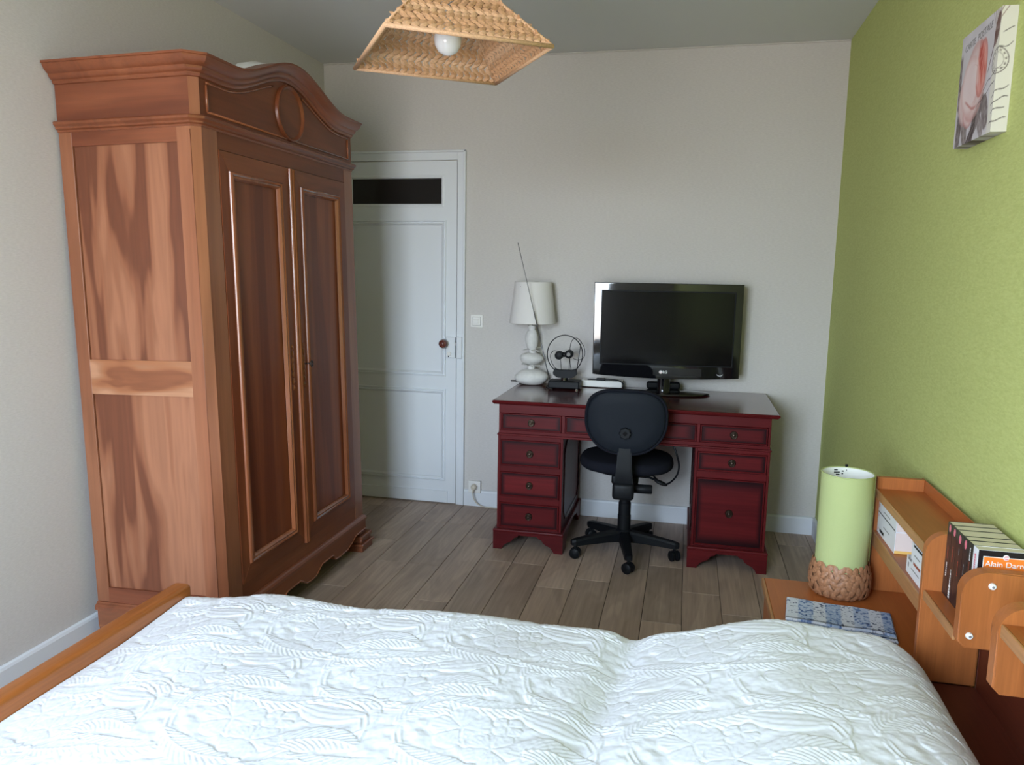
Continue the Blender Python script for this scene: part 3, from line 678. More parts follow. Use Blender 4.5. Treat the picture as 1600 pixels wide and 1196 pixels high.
def bow(c, w, seed, up=0):
    bm = BM(); rg = random.Random(seed)
    for i in range(9):
        a = i/9*2*PI+rg.uniform(-.25, .25); L = w*rg.uniform(.75, 1.1); tilt = rg.uniform(-.05, .55)+up; hw = rg.uniform(.007, .012)
        d = Vector((math.cos(a), math.sin(a)*.8, tilt)).normalized(); s = d.cross(Vector((0, 0, 1))).normalized(); n = s.cross(d)
        pts = []
        for t, ww, bend in ((0, .004, 0), (.35, hw, .004), (.7, hw*1.1, .0), (1, .003, -.006)):
            p = Vector(c)+d*L*t+n*bend; pts.append((p-s*ww, p+n*.003, p+s*ww, p-n*.0025))
        R = [[bm.verts.new(q) for q in r] for r in pts]
        for A, B in zip(R, R[1:]):
            for k in range(4): bm.faces.new((A[k], A[(k+1) % 4], B[(k+1) % 4], B[k]))
        bm.faces.new(R[0]); bm.faces.new(R[-1])
    lathe(bm, [(.018, -.014), (.022, 0), (.018, .014)], c, 14)
    return obj('raffia_knot', bm, 'pebble', pb, smooth=40)
bow((-.002, 0, .100), .060, 4); bow((.004, 0, .194), .052, 9); bow((-.002, 0, .326), .030, 12, up=.5)
bm = BM(); lathe(bm, [(.005, .32), (.005, .42)], (0, 0, 0), 12); obj('stem', bm, 'black_plastic', pb, smooth=35)
bm = BM(); lathe(bm, [(.131, .352), (.103, .580), (.1005, .580), (.1285, .352)], (0, 0, 0), 56, cap=False)
bm.verts.ensure_lookup_table(); n_ = 56
for i in range(n_): bm.faces.new((bm.verts[i], bm.verts[(i+1) % n_], bm.verts[3*n_+(i+1) % n_], bm.verts[3*n_+i]))
sh = obj('lamp_shade', bm, 'shade_white', pb, smooth=35)
for zz, rr in ((.352, .1305), (.580, .1025)):
    bm = BM(); tube(bm, [(rr*math.cos(a), rr*math.sin(a), zz) for a in np.linspace(0, 2*PI, 56, endpoint=False)], .0016, 6, closed=True); obj('shade_rim', bm, 'shade_white', sh, smooth=True)
bm = BM()
for a in (0, 2*PI/3, 4*PI/3): tube(bm, [(.004*math.cos(a), .004*math.sin(a), .41), (.106*math.cos(a), .106*math.sin(a), .558)], .0015, 5)
obj('shade_carrier', bm, 'steel', sh)
# small black rod end sticking out beside the lamp
bm = BM(); tube(bm, [(0, 0, 0), (.055, .012, 0), (.10, .02, -.002)], .0042, 8); rd = obj('black_stick', bm, 'black_plastic', smooth=True, loc=(1.160, -.040, DZ+.022)); rd.location = (1.165, -.040, DZ+.0065)
tag(rd, 'short thin black stick poking out left of the pebble lamp foot', 'stick')
# --- indoor aerial
an = empty('indoor_antenna', (1.508, -.185, DZ+.0005))
tag(an, 'black indoor TV aerial with wire loops and a long slanting rod', 'antenna')
obj('base', bx(-.086, .086, -.060, .052, .006, .046, bev=.006, seg=2), 'black_plastic', an)
for x in (-.07, .07):
    for y in (-.048, .04):
        bm = BM(); lathe(bm, [(.008, 0), (.008, .008)], (x, y, 0), 12); obj('rubber_foot', bm, 'steel' if y < 0 else 'black_plastic', an)
bm = BM(); lathe(bm, [(.024, .044), (.020, .060)], (-.005, 0, 0), 20); obj('swivel', bm, 'black_gloss', an, smooth=35)
bm = BM(); prism(bm, [(-.045, .060), (.042, .060), (.066, .080), (.058, .112), (.035, .098), (-.038, .098), (-.060, .112), (-.070, .080)], -.020, .022, 'y'); bmesh.ops.bevel(bm, geom=list(bm.edges), offset=.004, segments=2, affect='EDGES'); obj('cradle', bm, 'black_plastic', an, smooth=30)
bm = BM(); tube(bm, [(-.004+.098*math.cos(a), -.012+.0*a, .190+.106*math.sin(a)) for a in np.linspace(0, 2*PI, 48, endpoint=False)], .0027, 8, closed=True); obj('wire_loop', bm, 'black_plastic', an, smooth=True)
bm = BM(); tube(bm, spline([(.030, .012, .100), (.022, .012, .150), (.020, .012, .215), (.030, .014, .265), (.060, .016, .278), (.094, .016, .238), (.103, .014, .195), (.094, .01, .170), (.066, .008, .160), (.040, .004, .168)], 6), .0019, 6); obj('wire_loop', bm, 'black_plastic', an, smooth=True)
bm = BM(); tube(bm, spline([(-.052, -.006, .104), (-.078, -.01, .145), (-.084, -.012, .185), (-.066, -.014, .208), (-.036, -.012, .204)], 6), .0019, 6); obj('wire_loop', bm, 'black_plastic', an, smooth=True)
bm = BM(); tube(bm, [(-.022, -.004, .100), (-.029, -.008, .165)], .0019, 6); tube(bm, [(.020, 0, .100), (.021, -.006, .165)], .0019, 6); obj('wire_post', bm, 'black_plastic', an, smooth=True)
for cx_, cyo in ((-.034, -.016), (.020, -.010)):
    bm = BM(); lathe(bm, [(.0, -.028), (.015, -.028), (.021, -.025), (.023, -.018), (.023, .018), (.019, .024), (.0, .024)], (cx_, cyo, .185 if cx_ < 0 else .193), 24, axis='y', cap=False); dd = obj('dial', bm, 'black_plastic', an, smooth=35)
    if cx_ > 0:
        bm = BM(); lathe(bm, [(.0, -.0295), (.010, -.0295), (.011, -.028)], (cx_, cyo, .193), 16, axis='y', cap=False); obj('dial_cap', bm, 'ink_grey', dd)
bm = BM(); lathe(bm, [(.013, -.034), (.013, .020)], (-.007, -.013, .189), 16, axis='x'); obj('dial_axle', bm, 'black_plastic', an, smooth=35)
bm = BM(); tube(bm, [(-.076, -.028, .030), (-.098, -.038, .110), (-.172, -.066, .425)], .0030, 8); tube(bm, [(-.172, -.066, .425), (-.260, -.100, .790)], .0018, 8); obj('telescopic_rod', bm, plain('rod_metal', (.16, .16, .17), .3, metal=.8), an, smooth=True)
bm = BM(); tube(bm, [(.058, .03, .095), (.078, .034, .260)], .0026, 8); obj('telescopic_rod', bm, plain('rod_metal_2', (.16, .16, .17), .3, metal=.8), an, smooth=True)
# --- white set-top box
rb = empty('white_box', (1.700, -.063, DZ+.0005))
tag(rb, 'flat white box lying on the desk behind the chair back', 'box')
obj('case', bx(-.115, .115, -.040, .045, .003, .040, bev=.005), 'white_plastic', rb)
obj('top_clip', bx(-.030, .020, -.036, -.006, .0402, .052, bev=.003), 'black_plastic', rb)
bm = BM(); tube(bm, spline([(-.08, -.02, .043), (-.03, -.03, .045), (.03, -.02, .0455), (.09, -.035, .046), (.122, -.05, .030), (.132, -.06, .006)], 6), .0035, 8); obj('lead', bm, 'cable', rb, smooth=True)
bm = BM(); tube(bm, spline([(-.115, -.01, .02), (-.135, -.02, .028), (-.16, -.04, .01), (-.20, .0, .004)], 6), .0018, 6); obj('lead', bm, 'cable', rb, smooth=True)
# --- flex trailing from the lamp over the desk
bm = BM(); tube(bm, spline([(1.392, -.060, DZ+.004), (1.405, -.10, DZ+.004), (1.398, -.16, DZ+.004), (1.416, -.205, DZ+.004), (1.45, -.262, DZ+.004)], 6), .0032, 8)
cb = obj('lamp_flex', bm, 'cable', smooth=True); tag(cb, 'black flex on the desk between pebble lamp and aerial', 'cable')
bm = BM(); tube(bm, spline([(1.76, -.040, .590), (1.90, -.05, .40), (2.05, -.25, .300), (2.12, -.33, .34), (2.145, -.36, .43), (2.10, -.345, .560), (2.085, -.34, .585)], 8), .005, 8)
cb = obj('hanging_cable', bm, 'cable', smooth=True); tag(cb, 'black cable looping under the desk behind the office chair', 'cable')

# ================================================================== OFFICE CHAIR
ch = empty('office_chair', (1.888, -.575, 0), (0, 0, math.radians(2)))
tag(ch, 'black swivel office chair on castors tucked under the red desk', 'chair')
ANG = [math.radians(a) for a in (-82, -10, 62, 134, 206)]
bm = BM(); lathe(bm, [(.040, .072), (.046, .080), (.046, .118), (.038, .132), (.034, .134)], (0, 0, 0), 28); hub = obj('base_hub', bm, 'black_plastic', ch, smooth=35)
def caster_parts(parent_arm, c, yaw):
    R = Matrix.Rotation(yaw, 4, 'Z')
    for s in (-1, 1):
        bm = BM(); lathe(bm, [(.0, s*.006), (.022, s*.006), (.0265, s*.010), (.0265, s*.020), (.020, s*.025), (.0, s*.026)], (0, 0, 0), 22, axis='y', cap=False); bm.transform(Matrix.Translation((c.x, c.y, .0268)) @ R); obj('castor_wheel', bm, 'black_plastic', parent_arm, smooth=35)
    bm = BM(); prism(bm, [(-.024, .020), (-.012, .012), (.02, .014), (.028, .034), (.018, .050), (-.010, .054), (-.026, .040)], -.0055, .0055, 'y'); lathe(bm, [(.0065, .050), (.0065, .085)], (0, 0, 0), 10); bm.transform(Matrix.Translation((c.x, c.y, .0)) @ R); obj('castor_fork', bm, 'black_plastic', parent_arm)
for i, a in enumerate(ANG):
    d = Vector((math.cos(a), math.sin(a), 0)); s = Vector((-d.y, d.x, 0)); bm = BM(); R = []
    for r, w, zt, zb in ((.030, .026, .128, .072), (.10, .024, .121, .074), (.20, .021, .108, .070), (.262, .019, .098, .066), (.280, .012, .092, .070)):
        p = d*r; R.append([bm.verts.new(p+s*w*.72+Vector((0, 0, zt))), bm.verts.new(p+s*w+Vector((0, 0, zt-.010))), bm.verts.new(p+s*w+Vector((0, 0, zb))), bm.verts.new(p-s*w+Vector((0, 0, zb))), bm.verts.new(p-s*w+Vector((0, 0, zt-.010))), bm.verts.new(p-s*w*.72+Vector((0, 0, zt)))])
    for A, B in zip(R, R[1:]):
        for k in range(6): bm.faces.new((A[k], A[(k+1) % 6], B[(k+1) % 6], B[k]))
    bm.faces.new(R[0]); bm.faces.new(R[-1])
    arm = obj('base_arm', bm, 'black_plastic', ch); caster_parts(arm, d*.258, a+[.9, 2.2, .4, 1.3, -.6][i])
bm = BM(); lathe(bm, [(.033, .130), (.033, .205), (.031, .208), (.031, .270), (.0285, .273), (.0275, .375), (.022, .376), (.022, .42)], (0, 0, 0), 28); obj('gas_column', bm, 'black_plastic', ch, smooth=30)
bm = BM(); box(bm, -.065, .065, -.13, .09, .395, .440, bev=.010, seg=3); obj('tilt_mechanism', bm, 'black_plastic', ch, smooth=30)
# seat: padded, waterfall front, plastic pan
def padded(bm, hx, hy, z0, z1, n=44, ex=2.6, sag=0.0, m=9, dome=.012, cx=0, cy=0, under=.78):
    rings = []
    def ring(sc, z): return [bm.verts.new((cx+hx*sc*math.copysign(abs(math.cos(t))**(2/ex), math.cos(t)), cy+hy*sc*math.copysign(abs(math.sin(t))**(2/ex), math.sin(t)), z)) for t in (2*PI*i/n for i in range(n))]
    zm = (z0+z1)/2
    for k in range(m):
        t = -PI/2+PI*k/(m-1); sc = (under if t < 0 else .90)+((1-under) if t < 0 else .10)*math.cos(t)**.8 if abs(math.cos(t)) > 1e-6 else (under if t < 0 else .90)
        rings.append(ring(sc, zm+(z1-z0)/2*math.sin(t)))
    rings.append(ring(.6, z1+dome*.7)); rings.append(ring(.25, z1+dome))
    for A, B in zip(rings, rings[1:]):
        for i in range(n): bm.faces.new((A[i], A[(i+1) % n], B[(i+1) % n], B[i]))
    bm.faces.new(rings[0]); bm.faces.new(rings[-1]); return bm
bm = BM(); padded(bm, .232, .215, .448, .512, cy=.02, under=.70); obj('seat', bm, 'black_fabric', ch, smooth=45)
bm = BM(); padded(bm, .155, .15, .432, .452, cy=.02, dome=.0, under=.8); obj('seat_pan', bm, 'black_plastic', ch, smooth=45)
# back support arm: broad bar rising behind the seat
bm = BM(); R = []
for y, z, w, t in ((-.10, .412, .048, .022), (-.20, .402, .048, .030), (-.262, .410, .047, .034), (-.282, .450, .044, .026), (-.290, .520, .035, .016), (-.288, .600, .032, .012), (-.282, .690, .028, .010)):
    a = 0 if y > -.21 else (PI/4 if y > -.27 else PI/2)
    dy, dz = math.sin(a)*t, math.cos(a)*t
    R.append([bm.verts.new((-w, y-dy, z-dz)), bm.verts.new((w, y-dy, z-dz)), bm.verts.new((w, y+dy, z+dz)), bm.verts.new((-w, y+dy, z+dz))])
for A, B in zip(R, R[1:]):
    for k in range(4): bm.faces.new((A[k], A[(k+1) % 4], B[(k+1) % 4], B[k]))
bm.faces.new(R[0]); bm.faces.new(R[-1]); bmesh.ops.bevel(bm, geom=[e for e in bm.edges], offset=.005, segments=2, affect='EDGES'); obj('back_support', bm, 'black_plastic', ch, smooth=40)
bm = BM(); box(bm, -.050, .050, -.320, -.250, .372, .452, bev=.016, seg=3); obj('support_cover', bm, 'black_plastic', ch, smooth=35)
# backrest: padded pad in front, moulded shell behind
def back_outline(t, s=1.0):
    c, sn = math.cos(t), math.sin(t)
    ex = 2/3.3 if sn > 0 else 2/2.5
    x = math.copysign(abs(c)**(2/3.0), c); z = math.copysign(abs(sn)**ex, sn)
    return x*.192*s*(1.0 if z > 0 else 1-.20*(-z)**1.5), z*.155*s
def back_body(rows, n=64, zc=.735):
    bm = BM(); rings = []
    for s, y in rows:
        ring = []
        for i in range(n):
            x, z = back_outline(2*PI*i/n, s); ring.append(bm.verts.new((x, y+.42*(x*x)-.04*z, zc+z)))
        rings.append(ring)
    for A, B in zip(rings, rings[1:]):
        for i in range(n): bm.faces.new((A[i], A[(i+1) % n], B[(i+1) % n], B[i]))
    bm.faces.new(rings[0]); bm.faces.new(rings[-1]); return bm
BY = -.285
obj('backrest_pad', back_body([(.955, BY-.004), (.995, BY+.004), (1.0, BY+.018), (.985, BY+.034), (.93, BY+.044), (.6, BY+.050), (.2, BY+.052)]), 'black_fabric', ch, smooth=45)
obj('backrest_shell', back_body([(.25, BY-.020), (.6, BY-.020), (.88, BY-.018), (.925, BY-.013), (.935, BY-.005), (.935, BY+.002)]), 'black_shell', ch, smooth=45)
bm = BM(); n = 64
tube(bm, [(lambda xz: (xz[0], BY-.006+.42*xz[0]**2-.04*xz[1], .735+xz[1]))(back_outline(2*PI*i/n, .962)) for i in range(n)], .006, 8, closed=True); obj('backrest_piping', bm, 'black_fabric', ch, smooth=True)
# star knob
bm = BM(); n = 56; pr = []
for h, k in ((0, .92), (-.012, 1.0), (-.018, .97), (-.021, .88)):
    pr.append([bm.verts.new((( .0265+.0022*math.cos(8*2*PI*i/n))*k*math.cos(2*PI*i/n), BY-.021+h, .690+(.0265+.0022*math.cos(8*2*PI*i/n))*k*math.sin(2*PI*i/n))) for i in range(n)])
for A, B in zip(pr, pr[1:]):
    for i in range(n): bm.faces.new((A[i], A[(i+1) % n], B[(i+1) % n], B[i]))
bm.faces.new(pr[0]); bm.faces.new(pr[-1]); kb = obj('adjusting_knob', bm, 'black_plastic', ch, smooth=35)
bm = BM(); lathe(bm, [(.0, BY-.0435), (.009, BY-.0435), (.010, BY-.041)], (0, 0, .690), 18, axis='y', cap=False); obj('knob_cap', bm, 'black_gloss', kb)
bm = BM(); lathe(bm, [(.019, .040), (.022, .046), (.022, .128), (.019, .133)], (0, -.20, .402), 22, axis='x'); obj('tension_handle', bm, 'black_plastic', ch, smooth=35)
bm = BM(); tube(bm, spline([(.06, -.06, .425), (.11, -.09, .432), (.15, -.12, .428)], 5), .006, 8); lv = obj('height_lever', bm, 'black_plastic', ch, smooth=True)
bm = BM(); bmesh.ops.create_uvsphere(bm, u_segments=16, v_segments=10, radius=1); bm.transform(Matrix.Translation((.172, -.135, .420)) @ Matrix.Rotation(math.radians(20), 4, 'Y') @ Matrix.Diagonal((.034, .018, .010, 1))); obj('lever_paddle', bm, 'black_plastic', lv, smooth=True)

# ================================================================== PENDANT LAMP
PZ = 2.0
pd = empty('pendant_lamp', (1.465, -2.208, PZ), (0, 0, math.radians(33.6)))
tag(pd, 'square pyramid pendant lampshade of plaited seagrass hanging from the ceiling', 'pendant lamp')
HB, HT, HH = .221, .055, .190
def leaf(bm, c, d, n, L, w, th, jit):
    s = n.cross(d).normalized(); st = []
    for t, ww in ((-.5, .12), (-.28, .75), (0, 1.0), (.28, .75), (.5, .12)):
        p = c+d*(L*t); st.append((p-s*w*ww, p+n*th*ww, p+s*w*ww, p-n*th*ww))
    R = [[bm.verts.new(q) for q in r] for r in st]
    for A, B in zip(R, R[1:]):
        for k in range(4): bm.faces.new((A[k], A[(k+1) % 4], B[(k+1) % 4], B[k]))
    bm.faces.new(R[0]); bm.faces.new(R[-1])
rg = random.Random(3)
ROWS = 9
for q in range(4):
    Rz = Matrix.Rotation(q*PI/2, 3, 'Z')
    def FP(u, v, off=0):   # u in -1..1 along, v 0..1 up the slope, off along the outward normal
        h = HB+(HT-HB)*v; nrm = Vector((0, -HH, -(HB-HT))).normalized()*-1; nrm = Vector((0, -HH, (HB-HT))).normalized()
        return Rz @ (Vector((u*h, -h, HH*v))+nrm*off)
    nrm = Rz @ Vector((0, -HH, (HB-HT))).normalized(); along = Rz @ Vector((1, 0, 0)); upv = nrm.cross(along).normalized()
    if upv.z < 0: upv = -upv
    for r in range(ROWS):
        v = (r+.5)/ROWS; h = HB+(HT-HB)*v; nl = max(3, int(2*h/.0215)); bm = BM(); rowh = .252/ROWS; sgn = 1 if r % 2 == 0 else -1
        for i in range(nl+1):
            u = -1+2*(i+.25)/(nl+.5)
            for s in (-1, 1):
                d = (along*.83*sgn+upv*.56*s).normalized()
                c = FP(u, v)+upv*(s*rowh*.26)+nrm*rg.uniform(-.001, .001)
                leaf(bm, c, (d+upv*rg.uniform(-.12, .12)).normalized(), nrm, .0315*rg.uniform(.92, 1.08), .0080*rg.uniform(.9, 1.15), .0052, 0)
        obj('plait', bm, 'straw' if (r+q) % 3 else 'straw_light', pd, smooth=60)
    bm = BM(); tube(bm, [FP(-1, 0), FP(1, 0)], .0058, 8); obj('bottom_rim', bm, 'straw_light', pd, smooth=True)
    bm = BM(); tube(bm, [FP(-1, 1), FP(1, 1)], .006, 8); obj('top_rim', bm, 'straw', pd, smooth=True)
    bm = BM(); tube(bm, [FP(1, 0), FP(1, 1)], .0055, 8); obj('corner_cord', bm, 'straw_light', pd, smooth=True)
bm = BM(); lathe(bm, [(.0, -.0), (.012, .002), (.026, .010), (.036, .026), (.0385, .043), (.036, .060), (.026, .082), (.016, .098), (.0145, .11)], (0, 0, .006), 32, cap=False); obj('bulb', bm, 'bulb', pd, smooth=True)
bm = BM(); lathe(bm, [(.018, .108), (.020, .115), (.020, .165), (.010, .178)], (0, 0, .004), 24); obj('lamp_holder', bm, 'white_plastic', pd, smooth=35)
bm = BM()
for a in range(4): tube(bm, [(0, 0, .180), (HT*math.cos(a*PI/2), HT*math.sin(a*PI/2), .190)], .0018, 5)
obj('shade_carrier', bm, 'steel', pd)
bm = BM(); tube(bm, [(0, 0, .180), (0, 0, H-PZ-.03)], .0032, 8); obj('flex', bm, 'white_plastic', pd, smooth=True)
bm = BM(); lathe(bm, [(.010, H-PZ-.045), (.045, H-PZ-.025), (.048, H-PZ-.0005)], (0, 0, 0), 28); obj('ceiling_rose', bm, 'white_plastic', pd, smooth=35)

# ================================================================== CANVAS PRINT
cv = empty('canvas_print', (W-.0005, -2.043, 1.775))
tag(cv, 'square canvas print of a pale pink rose on the green wall', 'picture')
LIN = lambda a: np.where(np.asarray(a)/255 <= .04045, np.asarray(a)/255/12.92, ((np.asarray(a)/255+.055)/1.055)**2.4)
def ss(e0, e1, x):
    t = np.clip((x-e0)/(e1-e0), 0, 1); return t*t*(3-2*t)
def vnoise(x, y, s, seed):
    r = np.random.default_rng(seed); G = r.random((64, 64)); x = x*s; y = y*s
    xi, yi = np.floor(x).astype(int), np.floor(y).astype(int); fx_, fy_ = x-xi, y-yi; fx_ = fx_*fx_*(3-2*fx_); fy_ = fy_*fy_*(3-2*fy_)
    g = lambda a, b: G[a % 64, b % 64]
    return (g(xi, yi)*(1-fx_)+g(xi+1, yi)*fx_)*(1-fy_)+(g(xi, yi+1)*(1-fx_)+g(xi+1, yi+1)*fx_)*fy_
def paint(u, v):
    """u 0 (far edge) .. 1 (near edge) .. 1.13 (side face), v 0..1 up; returns sRGB 0..255"""
    C = np.empty(u.shape+(3,)); n1 = vnoise(u, v, 9, 1); n2 = vnoise(u, v, 40, 2); n3 = vnoise(u*1, v*5, 9, 5)
    C[:] = (196, 192, 196); C += ((n1-.5)*14)[..., None]
    side = ss(.86, .92, u)[..., None]; C = C*(1-side)+np.array((214, 211, 200))*side
    def mixc(m, col):
        nonlocal C
        C = C*(1-m[..., None])+np.array(col)*m[..., None]
    # dark leaves below
    for cu, cvv, a, L, w, col in ((.12, .17, 1.5, .20, .075, (92, 80, 78)), (.27, .15, 1.9, .20, .085, (112, 100, 96)), (.62, .22, 1.0, .20, .085, (92, 80, 78)), (.52, .12, 1.3, .16, .06, (74, 62, 60)), (.80, .20, 1.9, .17, .09, (106, 94, 92)), (.46, .05, .7, .16, .05, (66, 54, 54)), (.70, .10, 2.2, .14, .06, (124, 112, 110))):
        du, dv = u-cu, v-cvv; p = du*math.cos(a)+dv*math.sin(a); q = -du*math.sin(a)+dv*math.cos(a)
        m = ss(1.0, .8, np.abs(p)/L)*ss(1, .75, np.abs(q)/(w*np.sqrt(np.clip(1-(p/L)**2, .01, 1)))); mixc(m*(.55+.45*n2), col); mixc(m*ss(.006, .002, np.abs(q))*.5, (190, 182, 178))
    # left dark stem/leaf
    m = ss(.055, .02, np.abs(u-.045-.02*np.sin(v*6)))*ss(.30, .36, v)*ss(.86, .78, v); mixc(m*(.5+.5*n2), (104, 92, 90))
    for uu, k in ((.10, .02), (.17, -.03), (.05, .03)): mixc(ss(.008, .003, np.abs(u-uu-k*v))*ss(.45, .2, v)*.8, (88, 74, 72))
    # rose: outer petals
    def ell(cu, cvv, a, b, rot=0):
        du, dv = u-cu, v-cvv; p = du*math.cos(rot)+dv*math.sin(rot); q = -du*math.sin(rot)+dv*math.cos(rot); return np.sqrt((p/a)**2+(q/b)**2)
    for e, col, edge in ((ell(.20, .38, .15, .22, .3), (212, 190, 188), (176, 140, 138)), (ell(.36, .28, .16, .15, -.4), (214, 192, 190), (180, 120, 116)), (ell(.46, .52, .35, .30, 1.4), (214, 196, 194), (190, 140, 134)), (ell(.34, .50, .24, .27, .1), (220, 203, 202), (206, 170, 166)), (ell(.62, .60, .13, .25, -.05), (212, 152, 142), (178, 92, 82))):
        mixc(ss(1.03, .95, e)*.65, edge); mixc(ss(1.0, .70, e)*(.75+.25*n1), col)
    red = ss(1, .35, ell(.57, .70, .075, .19, .18)); mixc(red*(.40+.60*n3), (168, 52, 42)); mixc(ss(1, .5, ell(.60, .60, .15, .24, .1))*ss(.45, .8, vnoise(u*3+v*.6, v*.5, 14, 9))*.75, (182, 74, 62)); mixc(ss(1, .6, ell(.50, .60, .06, .16, .3))*.5, (226, 208, 204))
    for k in range(6):
        cu = .50+.045*k; mixc(ss(.010, .002, np.abs(u-cu-.10*(v-.6)-.03*np.sin(v*14+k)))*ss(1, .7, ell(.58, .62, .16, .26))*.55, (228, 176, 164))
    mixc(ss(.012, .003, np.abs(ell(.40, .50, .28, .28, .2)-.62))*ss(.35, .5, u)*.35, (176, 96, 88))
    mixc(ss(.02, .004, np.abs(v-.33-.35*(u-.3)**2-.06*np.sin(u*9)))*ss(.2, .3, u)*ss(.62, .5, u)*.5, (170, 84, 76))
    # bud, top right
    m = ss(1, .8, ell(.93, .84, .055, .15, -.25)); mixc(m*(.6+.4*n3), (96, 66, 62)); mixc(ss(.010, .004, np.abs(u-.80-(v-.55)*.45))*ss(.50, .56, v)*ss(.80, .72, v), (84, 60, 58))
    for k in range(7): mixc(ss(.006, .002, np.abs(u-.93-(k-3)*.02-(v-.9)*(k-3)*.22))*ss(.86, .90, v)*.7, (110, 80, 76))
    # handwriting strokes and postmark wrapping round the edge
    for k, (v0, amp, u0, u1) in enumerate(((.66, .02, .95, 1.12), (.40, .015, .70, .96), (.30, .02, .93, 1.12), (.22, .015, .93, 1.12), (.155, .01, .95, 1.10), (.06, .015, .93, 1.12), (.27, .01, .55, .98), (.80, .008, 1.02, 1.12))):
        mixc(ss(.007, .002, np.abs(v-v0-amp*np.sin(u*34+k*2)*np.sin(u*13+k)-.35*(u-u0)))*ss(u0, u0+.02, u)*ss(u1, u1-.02, u)*.75, (74, 68, 66))
    e = ell(.985, .575, .105, .105); mixc(ss(.06, .02, np.abs(e-1))*.85, (98, 90, 86)); mixc(ss(.05, .02, np.abs(e-.62))*.5, (120, 112, 106)); mixc((np.sin(np.arctan2(v-.575, u-.985)*12) > .1)*ss(.10, .04, np.abs(e-.8))*.7, (110, 102, 98))
    mixc(ss(.004, .001, np.abs(v-.50-.1*(u-.9)))*ss(.95, .9, e)*.6, (110, 102, 98))
    return np.clip(C, 0, 255)
CT, CW_, CHh = .036, .276, .294
def canvas_patch(nm, P00, eu, ev, nu, nv, u0, u1, v0=0, v1=1):
    U, V_ = np.meshgrid(np.linspace(0, 1, nu), np.linspace(0, 1, nv), indexing='ij')
    P = np.array(P00)+U[..., None]*np.array(eu)+V_[..., None]*np.array(ev)
    return P.reshape(-1, 3), grid_faces(nu, nv), LIN(paint(u0+(u1-u0)*U, v0+(v1-v0)*V_)).reshape(-1, 3)
parts = []
yl, yr = CW_/2, -CW_/2   # far, near (local)
parts.append(canvas_patch('f', (-CT, yl, 0), (0, yr-yl, 0), (0, 0, CHh), 150, 160, 0, 1))
parts.append(canvas_patch('n', (-CT, yr, 0), (CT, 0, 0), (0, 0, CHh), 24, 160, 1, 1.13))
parts.append(canvas_patch('b', (0, yl, 0), (0, yr-yl, 0), (-CT, 0, 0), 120, 6, 0, 1, 0, .02))
parts.append(canvas_patch('t', (-CT, yl, CHh), (0, yr-yl, 0), (CT, 0, 0), 120, 6, 0, 1, .98, 1))
parts.append(canvas_patch('far', (0, yl, 0), (-CT, 0, 0), (0, 0, CHh), 6, 80, 0, .02))
V = np.concatenate([p_[0] for p_ in parts]); Cc = np.concatenate([p_[2] for p_ in parts]); off = 0; Ff = []
for p_ in parts: Ff.append(p_[1]+off); off += len(p_[0])
np_mesh('printed_canvas', V, np.concatenate(Ff), 'canvas', cv, smooth=False, col=Cc)
obj('stretcher', bx(-CT+.002, -.0005, -CW_/2+.002, CW_/2-.002, .002, CHh-.002), 'cover_white', cv)
text_mesh('lettering', 'CARTE  POSTALE', .0255, 'ink_grey', cv, axes((-CT-.0004, .012, .262), (0, -1, .06), (0, 0, 1)))

# ================================================================== BED
RX0, RX1, RY1, RY0, RZ = .702, .758, -2.453, -4.06, .486
bd = empty('bed_frame', (RX0, -3.25, 0)); B0 = Vector((RX0, -3.25, 0))
tag(bd, 'orange-brown wooden bed frame with a plain footboard rail by the left wall', 'bed')
def bbx(x0, x1, y0, y1, z0, z1, **k): return bx(x0-B0.x, x1-B0.x, y0-B0.y, y1-B0.y, z0, z1, **k)
obj('footboard_rail', bbx(RX0, RX1, RY0, RY1, RZ-.085, RZ, bev=.013, seg=4), 'rail_wood', bd, smooth=30)
obj('footboard_panel', bbx(RX0+.016, RX1-.016, RY0+.03, RY1-.03, .10, RZ-.085), 'beech_y', bd)
for y in (RY0+.005, RY1-.06): obj('foot_post', bbx(RX0+.004, RX1-.004, y, y+.055, 0, RZ-.085, bev=.004), 'beech_z', bd)
for y0, y1 in ((-2.515, -2.49), (-4.02, -3.995)): obj('side_rail', bbx(RX1, 2.70, y0, y1, .14, .27), 'beech_z', bd)
bm = bx(.775, 2.690, -3.985, -2.520, .17, .425, bev=.03, seg=3); mtt = obj('mattress', bm, 'white_lining', smooth=30); tag(mtt, 'white mattress under the quilted bedspread', 'mattress')
obj('bed_slats', bbx(RX1+.01, 2.70, -3.99, -2.52, .14, .165), 'beech_y', bd)

